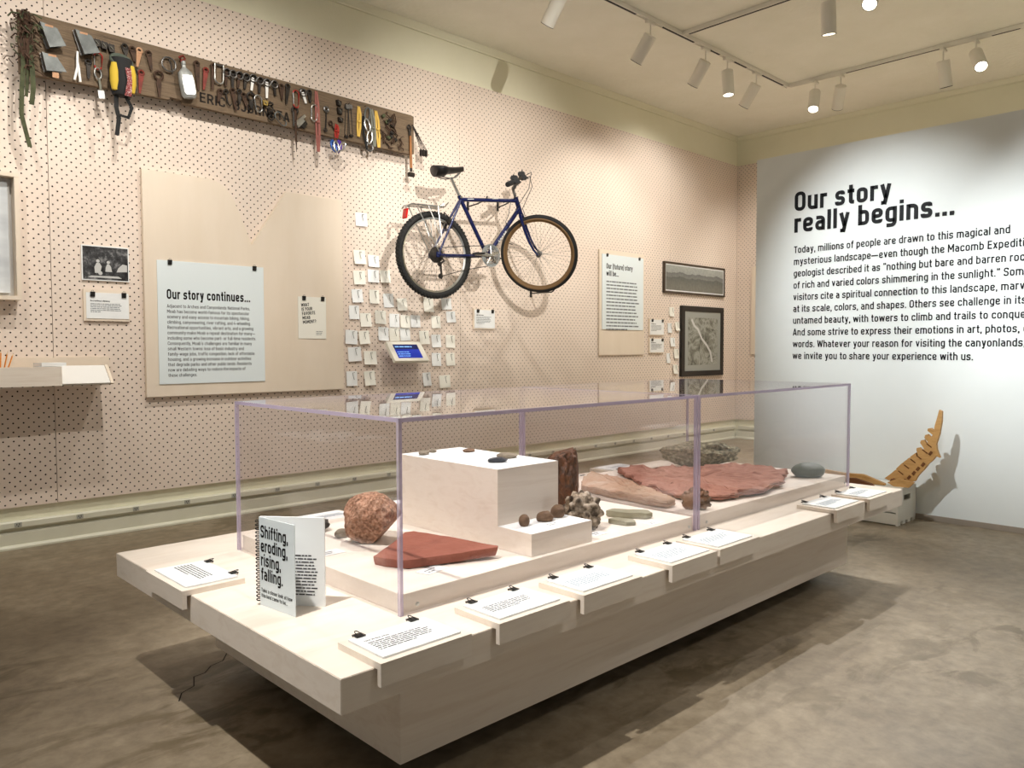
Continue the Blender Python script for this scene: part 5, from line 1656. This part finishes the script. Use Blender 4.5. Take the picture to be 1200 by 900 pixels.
        for q in range(3):
            o = MB().tube([(0.022 * math.cos(b), 0, .048 * math.sin(b)) for b in [2 * PI * w_ / 16 for w_ in range(16)]], 0.006, 8, closed=True).obj('carabiner', m_steel if q else m_alu, t, smooth=True)
            o.location = (.005 * (-1) ** q, -.022 - .006 * q, -.06 - q * .085); o.rotation_euler = (0, .2 * (-1) ** q, 0)
        MB().torus((.004, -.03, -L + .02), 0.027, 0.008, AXW, 20, 8).obj('pulley_ring', m_dsteel, t, smooth=True)
        MB().tube([(-.03, -.02, -.08), (-.04, -.026, -.2), (-.02, -.03, -L)], 0.009, 8).obj('dark_cord', m_blackfab, t, smooth=True)
    elif k == 'cam_tangle':
        t = hung('gear_tangle', label, 'gear tangle', x, z, 0, -1)
        tb = MB()
        for q in range(16):
            a, b = r.uniform(-.07, .12), r.uniform(-.24, -.01)
            pts = [(a, -.012, b)]
            for w_ in range(4):
                pts.append((min(.14, max(-.08, pts[-1][0] + r.uniform(-.05, .05))), -.012 - r.uniform(0, .02), min(0, max(-.26, pts[-1][2] + r.uniform(-.06, .05)))))
            tb.tube(pts, r.choice((.003, .004, .005)), 6)
        tb.obj('cord', m_rust, t)
        for q in range(9):
            bx = MB()
            chock_box(bx, (r.uniform(-.06, .12), -.022, r.uniform(-.24, -.02)), (.03, .018, .022), r.uniform(-1, 1))
            bx.obj('wedge', m_iron if q % 3 else m_greenweb, t)
    elif k == 'hammer':
        t = hung('piton_hammer', label, 'hammer', x, z, dx, dz)
        MB().tube([(0, -.018, .005), (0, -.018, -L + .05)], [0.009, 0.011], 10).obj('handle', m_oak, t, smooth=True)
        MB().tube([(0, -.018, -L + .09), (0, -.018, -L + .045)], [0.010, 0.012], 10).obj('collar', m_iron, t, smooth=True)
        MB().box((0, -.018, -L + .022), (.062, .026, .034), None, .006).obj('head', m_iron, t)
    elif k == 'nut_bundle':
        t = hung('wired_nuts', label, 'nuts', x, z, 0, -1)
        for q in range(3):
            a = .058 + .022 * q
            MB().tube([(0, -.014, 0), (a + .012, -.018 - .004 * q, -.17), (a + .024, -.018 - .004 * q, -.17), (.004, -.014, 0)], 0.0026, 6).obj('wire', m_iron, t)
            MB().box((a + .018, -.02 - .004 * q, -.20), (.020, .02, .05), None, .003).obj('wedge', m_iron, t)
    elif k in ('bong', 'tag_bong'):
        t = hung('bong_piton', label, 'piton', x, z, 0, -1, 'wide aluminium bong pitons on the gear board')
        a = {0: 0}.get(0)
        wd = 0.085
        sl = 0.35
        q = [(-.012, .004), (wd - .012, -.012), (wd + .028, -.10), (.030, -.128)] if k == 'bong' else [(-.018, .0), (wd - .03, -.012), (wd + .015, -.085), (.0, -.10)]
        MB().prism(q, -.044, -.047, lambda u, v, d: (u, d + v * .10, v)).obj('plate', m_alu, t)
        MB().prism(q, -.016, -.019, lambda u, v, d: (u * .93 - .006, d, v)).obj('back_plate', m_dsteel, t)
        (ax_, az_), (bx_, bz_) = q[0], q[3]
        MB().prism([(-.018, 0), (-.044, 0), (-.044, 1), (-.018, 1)], 0, .003, lambda u, v, d: (ax_ + (bx_ - ax_) * v + d, u + (az_ + (bz_ - az_) * v) * .10 * (1 if u < -.03 else 0), az_ + (bz_ - az_) * v)).obj('fold', m_dsteel, t)
        MB().span(.012, .052, -.0485, -.0472, -.026, -.004).obj('tan_tag', m_tan, t)
        if k == 'tag_bong':
            MB().span(.03, .062, -.047, -.045, -.128, -.095).obj('paper_tag', m_tan, t)
    elif k == 'prong':
        t = hung('tuning_piton', label, 'piton', x, z, dx, dz, P)
        MB().tube([(0, -.03, 0), (-.001, -.032, -L * .55), (-.016, -.032, -L)], 0.007, 8).obj('prong', m_whitebox, t, smooth=True)
        MB().tube([(0, -.03, -L * .35), (.006, -.034, -L * .6), (.014, -.034, -L * 1.03)], 0.007, 8).obj('prong', m_whitebox, t, smooth=True)
    elif k == 'chalk_bag':
        t = hung('chalk_bag', label, 'bag', x, z, 0, -1)
        MB().lathe([(0.0, -.235), (0.052, -.23), (0.062, -.20), (0.064, -.10), (0.058, -.02), (0.05, -.02), (0.05, -.10), (0.0, -.12)], 24, Matrix(((1, 0, 0), (0, .8, 0), (0, 0, 1))), (0, -.062, 0)).obj('sack', m_blackfab, t, smooth=True)
        MB().torus((0, -.062, -.03), 0.054, 0.012, Matrix.Rotation(math.radians(52), 3, 'X'), 28, 10).obj('rim', plain('grey_green_rim', (74, 82, 72), .8), t, smooth=True)
        MB().lathe([(0, -.014), (.044, -.012), (.044, -.008), (0, -.006)], 20, Matrix.Rotation(math.radians(52), 3, 'X'), (0, -.066, -.03)).obj('chalk', m_whitebox, t, smooth=True)
        for s in (-1, 1):
            MB().lathe([(0.0, -.215), (.022, -.21), (.034, -.16), (.034, -.10), (.022, -.055), (0.0, -.05)], 14, Matrix(((.8, 0, 0), (0, .7, 0), (0, 0, 1))), (.045 * s, -.085, 0)).obj('side_pocket', m_yellow, t, smooth=True)
        pc = MB()
        for q in range(4):
            pc.tube([(.006 + .008 * q, -.118, -.08), (.016 + .006 * q, -.122, -.15), (.0 + .01 * q, -.118, -.24)], 0.0045, 6)
        pc.obj('patterned_cord', noisy('flecked_cord', [(40, 30, 36), (150, 60, 60), (200, 196, 190)], 160, 2, .8), t)
        MB().ribbon([(-.03, -.06, -.2), (-.035, -.065, -.30), (-.02, -.06, -.36), (-.03, -.05, -L)], 0.024, 0.003).obj('strap', m_blackfab, t)
        MB().ribbon([(.01, -.07, -.22), (.05, -.07, -.29), (.03, -.065, -.35), (-.03, -.06, -.34)], 0.02, 0.003).obj('strap', m_blackfab, t)
        MB().tube([(-.03, -.02, -.02), (0, -.005, .02), (.03, -.02, -.01)], 0.004, 6).obj('hanging_loop', m_blackfab, t)
    elif k == 'quickdraw':
        t = hung('quickdraw', label, 'quickdraw', x, z, dx, dz)
        o = MB().tube([(0.018 * math.cos(b), 0, .032 * math.sin(b)) for b in [2 * PI * w_ / 16 for w_ in range(16)]], 0.005, 8, closed=True).obj('carabiner', m_steel, t, smooth=True)
        o.location = (0, -.02, -.03)
        MB().ribbon([(0, -.02, -.055), (.003, -.022, -.10), (0, -.02, -.13)], 0.012, 0.003).obj('strap', m_greyweb, t)
        MB().span(-.016, .018, -.026, -.022, -L, -.125).obj('white_tag', m_paper, t)
    elif k == 'wire_clump':
        t = hung('wire_clump', label, 'gear tangle', x, z, 0, -1)
        tb = MB(); tb2 = MB()
        for q in range(70):
            b = r.uniform(-.30, .01)
            a = r.gauss(0, .034)
            tgt = tb if q % 3 else tb2
            ln = r.uniform(.03, .075)
            an = r.uniform(-2.6, .6) if r.random() < .7 else r.uniform(0, 6.28)
            yy = -.014 - r.uniform(0, .05)
            tgt.tube([(a, yy, b), (a + .5 * ln * math.cos(an) - .01, yy - .01, b + .4 * ln * math.sin(an) + .01), (a + ln * math.cos(an), yy - r.uniform(-.005, .02), b + ln * math.sin(an) * .7)], r.choice((.0025, .0035, .0045)), 5)
        for q in range(9):
            a = r.uniform(-.03, .03)
            tb.tube([(a, -.02, .005), (a + r.uniform(-.02, .02), -.035, -.1), (a + r.uniform(-.02, .02), -.04, -.2), (a * .6, -.03, -.31)], 0.005, 6)
        tb.obj('wire', m_rust, t)
        c_ = tb2.obj('cord', m_greenweb, t)
    elif k == 'webbing':
        t = hung('webbing_strap', label, 'strap', x, z, 0, -1, 'fabric slings on the gear board')
        MB().ribbon([(-.02, -.03, .08), (-.022, -.045, -.05), (-.03, -.04, -.15), (-.035, -.03, -.30), (-.012, -.022, -.40), (.004, -.018, -L)], 0.024, 0.003, (1, .3, 0)).obj('strap', m_greenweb, t)
        MB().ribbon([(.012, -.03, .08), (.02, -.045, -.04), (.024, -.04, -.15), (.016, -.028, -.24)], 0.024, 0.003, (1, -.4, 0)).obj('strap', m_greenweb, t)
        MB().ribbon([(.0, -.02, .06), (.002, -.03, -.08), (-.008, -.025, -.20)], 0.022, 0.003, (1, .8, 0)).obj('strap', m_greenweb, t)
    else:
        raise KeyError(k)
    return t

GEAR = [
    ('piton', 1.618, 2.922, 0.008, -0.062, 'rusty piton in the upper row, first right of the chalk bag'),
    ('piton', 1.66, 2.918, 0.013, -0.081, 'rusty piton in the upper row, second right of the chalk bag'),
    ('strap_piton', 1.704, 2.92, -0.017, -0.11, 'tan strapped piton in the upper row, left of the steel ring'),
    ('piton', 1.753, 2.917, 0.017, -0.107, 'rusty piton in the upper row, nearest left of the steel ring'),
    ('piton', 1.667, 2.795, 0.006, -0.143, 'dark piton in the lower row, close against the chalk bag'),
    ('red_piton', 1.711, 2.791, -0.013, -0.134, 'red painted piton in the lower row beside the chalk bag'),
    ('ring', 1.873, 2.902, -0.002, -0.078, 'large steel ring hanging left of the silver flask'),
    ('eye_piton', 1.81, 2.81, 0.002, -0.148, 'dark eye piton hanging just below the large steel ring'),
    ('flask', 1.95, 2.911, 0.038, -0.226, 'silver and white drinking flask with red cord stopper on the plank'),
    ('long_piton', 2.046, 2.929, 0.007, -0.177, 'long dark piton hanging right beside the silver flask'),
    ('red_piton', 2.105, 2.902, -0.019, -0.138, 'red painted piton right of the silver flask'),
    ('piton', 2.155, 2.941, -0.014, -0.164, 'dark piton between the red piton and the bright U bolt'),
    ('ubolt', 2.189, 2.949, -0.003, -0.124, 'bright steel U bolt right of the silver flask'),
    ('ring_piton', 2.239, 2.929, -0.008, -0.11, 'ring piton, first right of the bright U bolt'),
    ('ring_piton', 2.279, 2.927, -0.003, -0.109, 'ring piton, second right of the bright U bolt'),
    ('ring_piton', 2.325, 2.928, -0.014, -0.102, 'ring piton, third right of the bright U bolt'),
    ('ring_piton', 2.371, 2.928, -0.013, -0.097, 'ring piton, fourth right of the bright U bolt'),
    ('white_piton', 2.419, 2.933, -0.014, -0.103, 'white bladed ring piton, shorter of the two in the upper row'),
    ('ring_piton', 2.466, 2.928, -0.007, -0.102, 'ring piton between the two white bladed pitons'),
    ('white_piton', 2.515, 2.928, -0.002, -0.124, 'white bladed ring piton, brighter and longer of the two in the upper row'),
    ('ring_piton', 2.564, 2.928, 0.011, -0.094, 'ring piton right after the longer white bladed piton'),
    ('piton', 2.62, 2.918, 0.004, -0.101, 'dark piton left of the tan leather patch in the upper row'),
    ('piton', 2.67, 2.93, -0.015, -0.135, 'dark piton left of the red gold carabiner'),
    ('piton', 2.197, 2.789, -0.019, -0.079, 'short dark piton in the lower row over the letter C'),
    ('hook_piton', 2.231, 2.797, 0.009, -0.107, 'hooked piton in the lower row over the letter B'),
    ('long_piton', 2.276, 2.813, 0.021, -0.138, 'long dark piton hanging over the letter J'),
    ('leaf_piton', 2.323, 2.817, -0.002, -0.093, 'leaf-shaped piton hanging over the letter O'),
    ('long_piton', 2.346, 2.801, 0.027, -0.088, 'long slanting piton over the letter R'),
    ('eye_piton', 2.399, 2.812, 0.004, -0.099, 'eye piton with thick ring over the letter N'),
    ('carabiner', 2.446, 2.801, 0.01, -0.093, 'steel carabiner hanging over the letter S'),
    ('brass_nut', 2.494, 2.789, 0.005, -0.039, 'small brass chock above the letter A'),
    ('chain_nut', 2.537, 2.787, 0.004, -0.118, 'dark chain of links at the end of the burnt name'),
    ('big_carabiner', 2.579, 2.716, 0.061, -0.062, 'large grey carabiner lying tilted at the lower edge of the plank'),
    ('red_carabiner', 2.727, 2.897, -0.001, -0.105, 'red carabiner in the middle of the plank above a long spike'),
    ('long_spike', 2.719, 2.779, 0.008, -0.294, 'long iron spike reaching well below the plank'),
    ('white_piton', 2.773, 2.919, 0.032, -0.087, 'pale bladed piton in the upper row, slanting to the right'),
    ('piton', 2.832, 2.926, 0.006, -0.081, 'short piton left of the long pink sling'),
    ('clamp', 2.757, 2.711, 0.051, -0.048, 'steel clamp at the lower edge, right of the long spike'),
    ('pink_sling', 2.886, 2.932, 0.007, -0.419, 'long faded pink sling reaching below the plank'),
    ('carabiner', 2.871, 2.829, -0.008, -0.102, 'silver carabiner clipped in front of the pink sling'),
    ('wrench_piton', 2.966, 2.837, -0.009, -0.158, 'wrench-like piton with round eye right of the pink sling'),
    ('hook_piton', 2.992, 2.746, 0.041, -0.064, 'hooked piton above the purple and blue cluster'),
    ('red_sling', 3.047, 2.733, -0.008, -0.098, 'short red sling above the purple and blue cluster'),
    ('biner_cluster', 3.032, 2.627, 0.012, -0.1, 'bundle of purple, blue and silver carabiners hanging below the plank'),
    ('chock', 3.064, 2.912, -0.001, -0.043, 'dark square chock, topmost of the three in a column'),
    ('chock', 3.07, 2.859, 0.0, -0.049, 'dark square chock, middle of the three in a column'),
    ('chock', 3.076, 2.793, 0.0, -0.036, 'dark square chock, lowest of the three in a column'),
    ('wired_nut', 3.135, 2.902, -0.011, -0.252, 'wired nut with long loop, left of the pair'),
    ('wired_nut', 3.156, 2.907, 0.011, -0.243, 'wired nut with long loop, right of the pair'),
    ('yellow_sling', 3.236, 2.899, -0.01, -0.218, 'straw yellow sling left of the silver carabiner chain'),
    ('chain_carabiners', 3.295, 2.918, 0.018, -0.321, 'chain of silver carabiners between the two yellow slings'),
    ('grey_sling', 3.347, 2.904, 0.019, -0.272, 'grey sling beside the silver carabiner chain'),
    ('yellow_sling', 3.385, 2.899, 0.019, -0.267, 'straw yellow sling right of the grey sling'),
    ('cam_tangle', 3.492, 2.909, 0.1, -0.257, 'dark tangle of cords and wedges near the right end of the plank'),
    ('knife_piton', 3.691, 2.852, 0.007, -0.103, 'dark knife-bladed piton above the hammer handle'),
    ('hammer', 3.698, 2.768, 0.005, -0.313, 'wooden-handled piton hammer hanging head down at the plank end'),
    ('nut_bundle', 3.722, 2.861, 0.056, -0.228, 'three black wired nuts hanging off the right end of the plank'),
    ('bong', 1.184, 2.918, 0.085, -0.126, 'grey aluminium bong piton at top left of the plank'),
    ('bong', 1.358, 2.925, 0.059, -0.133, 'grey aluminium bong piton, second at the top of the plank'),
    ('tag_bong', 1.196, 2.76, 0.061, -0.102, 'grey aluminium bong piton in the lower row with a paper tag'),
    ('prong', 1.36, 2.811, -0.004, -0.163, 'white two-pronged piton below the second aluminium bong'),
    ('chock', 1.46, 2.914, 0.008, -0.046, 'dark red chock, first of three right of the aluminium bongs'),
    ('chock', 1.501, 2.911, 0.003, -0.048, 'dark red chock, second of three right of the aluminium bongs'),
    ('chock', 1.538, 2.906, 0.008, -0.052, 'dark red chock, third of three right of the aluminium bongs'),
    ('red_carabiner', 1.472, 2.83, -0.002, -0.083, 'red carabiner hanging left of the chalk bag'),
    ('knife_piton', 1.421, 2.784, -0.002, -0.107, 'dark knife piton left of the red carabiner'),
    ('chalk_bag', 1.583, 2.834, -0.021, -0.459, 'black and yellow chalk bag hanging from the plank'),
    ('quickdraw', 1.465, 2.746, 0.019, -0.17, 'silver quickdraw with a white tag left of the chalk bag'),
    ('wire_clump', 1.099, 2.958, -0.004, -0.315, 'tangled clump of rusty wires at the left end of the plank'),
    ('webbing', 1.109, 2.705, -0.005, -0.47, 'olive green webbing straps trailing from the wire clump'),
]
for i, (k, x, z, dx, dz, lb) in enumerate(GEAR):
    make_gear(k, lb, x, z, dx, dz, i)

# ------------------------------------------------------------------ wooden dinosaur skeleton parts and crate by the text wall
m_ply = noisy('golden_plywood', [(182, 134, 76), (204, 158, 98), (192, 144, 84)], 3, 7, 0.6, stretch=(3, 3, 12))
m_plyedge = plain('dark_plywood_edge', (112, 66, 28), 0.7)
dn = thing('plywood_skeleton', 'curved golden plywood tail with scalloped vertebrae, propped on the white crate by the text wall', 'wooden model', (5.28, 1.77, 0.2345))
DINO = [(1.65, 0.719), (1.634, 0.71), (1.635, 0.649), (1.645, 0.572), (1.663, 0.504), (1.658, 0.467), (1.64, 0.421), (1.662, 0.428), (1.683, 0.397), (1.705, 0.376), (1.731, 0.335), (1.766, 0.292), (1.783, 0.256), (1.884, 0.219), (1.97, 0.253), (1.932, 0.287), (1.904, 0.315), (1.884, 0.308), (1.9, 0.323), (1.863, 0.364), (1.849, 0.351), (1.857, 0.369), (1.822, 0.402), (1.811, 0.392), (1.813, 0.411), (1.782, 0.438), (1.777, 0.419), (1.768, 0.425), (1.778, 0.455), (1.776, 0.47), (1.76, 0.474), (1.742, 0.459), (1.733, 0.469), (1.757, 0.504), (1.752, 0.52), (1.734, 0.525), (1.718, 0.499), (1.712, 0.514), (1.733, 0.538), (1.728, 0.556), (1.713, 0.562), (1.695, 0.544), (1.684, 0.56), (1.715, 0.584), (1.713, 0.598), (1.696, 0.602), (1.678, 0.587), (1.674, 0.618), (1.662, 0.666)]
SLOTS = [(1.694, 0.444), (1.737, 0.368), (1.766, 0.338), (1.79, 0.308), (1.818, 0.277), (1.845, 0.251)]
MB().prism([(y - 1.77, z - 0.219) for y, z in DINO], 0.0, 0.028, lambda u, v, d: (d, u, v)).obj('tail_profile', m_ply, dn)
for (y, z) in SLOTS:
    MB().box((-0.001, y - 1.77, z - 0.219), (0.004, 0.016, 0.026), Matrix.Rotation(0.6, 3, 'X')).obj('slot', m_plyedge, dn)
for (y, z) in ((1.884, .310), (1.849, .353), (1.811, .394), (1.777, .421), (1.742, .461), (1.718, .501)):
    MB().box((-0.001, y - 1.785, z - 0.228), (0.004, 0.036, 0.006), Matrix.Rotation(0.62, 3, 'X')).obj('dorsal_cut', m_plyedge, dn)
MB().prism([(0.16, 0.02), (0.10, 0.05), (0.0, 0.035), (0.03, 0.0), (0.12, -0.002)], -0.06, -0.03, lambda u, v, d: (d, u, v)).obj('vertebra_plate', m_ply, dn)
MB().box((-.02, .10, .018), (.05, .10, .03), Matrix.Rotation(.2, 3, 'X'), .004).obj('foot_block', m_plyedge, dn)
bd = thing('plywood_offcut', 'low brown plywood rib piece lying on the crate behind the far table corner', 'wooden model', (5.20, 2.10, 0.2355))
MB().prism([(-.16, 0), (.42, 0), (.42, .045), (.25, .06), (.1, .05), (-.02, .055), (-.10, .03), (-.16, .01)], 0.0, 0.03, lambda u, v, d: (d, u, v)).obj('long_rib', m_ply, bd)
MB().prism([(-.12, 0), (.38, 0), (.38, .03), (.1, .028), (.0, .036), (-.10, .012)], -0.07, -0.045, lambda u, v, d: (d, u, v)).obj('short_rib', m_plyedge, bd)

ct = thing('slatted_crate', 'white slatted wooden crate on the floor against the text wall', 'crate', (5.118, 1.825, 0.0))
CW, CD, CH = 0.31, 0.62, 0.234
for k in range(3):
    z0 = 0.006 + k * 0.078
    for xx in (0, CW - .012):
        MB().span(xx, xx + .012, 0.012, CD - .012, z0, z0 + .070, .001).obj('side_slat', m_white_metal, ct)
for yy in (0, CD - .012):
    mb = MB()
    # end board with a hand hole and notched foot
    for a in ((0, CW, 0.02, .150), (0, .10, .150, .185), (.21, CW, .150, .185), (0, CW, .185, CH)):
        mb.span(a[0], a[1], yy, yy + .012, a[2], a[3])
    for q in range(4):
        mb.span(q * .085, q * .085 + .05, yy, yy + .012, 0.0, .0202)
    mb.obj('end_board', m_white_metal, ct)
MB().span(.012, CW - .012, .012, CD - .012, 0.012, .022).obj('bottom_board', m_white_metal, ct)
for q in range(4):
    MB().span(.012 + q * .073, .075 + q * .073, .012, CD - .012, CH - .012, CH).obj('lid_slat', m_white_metal, ct)
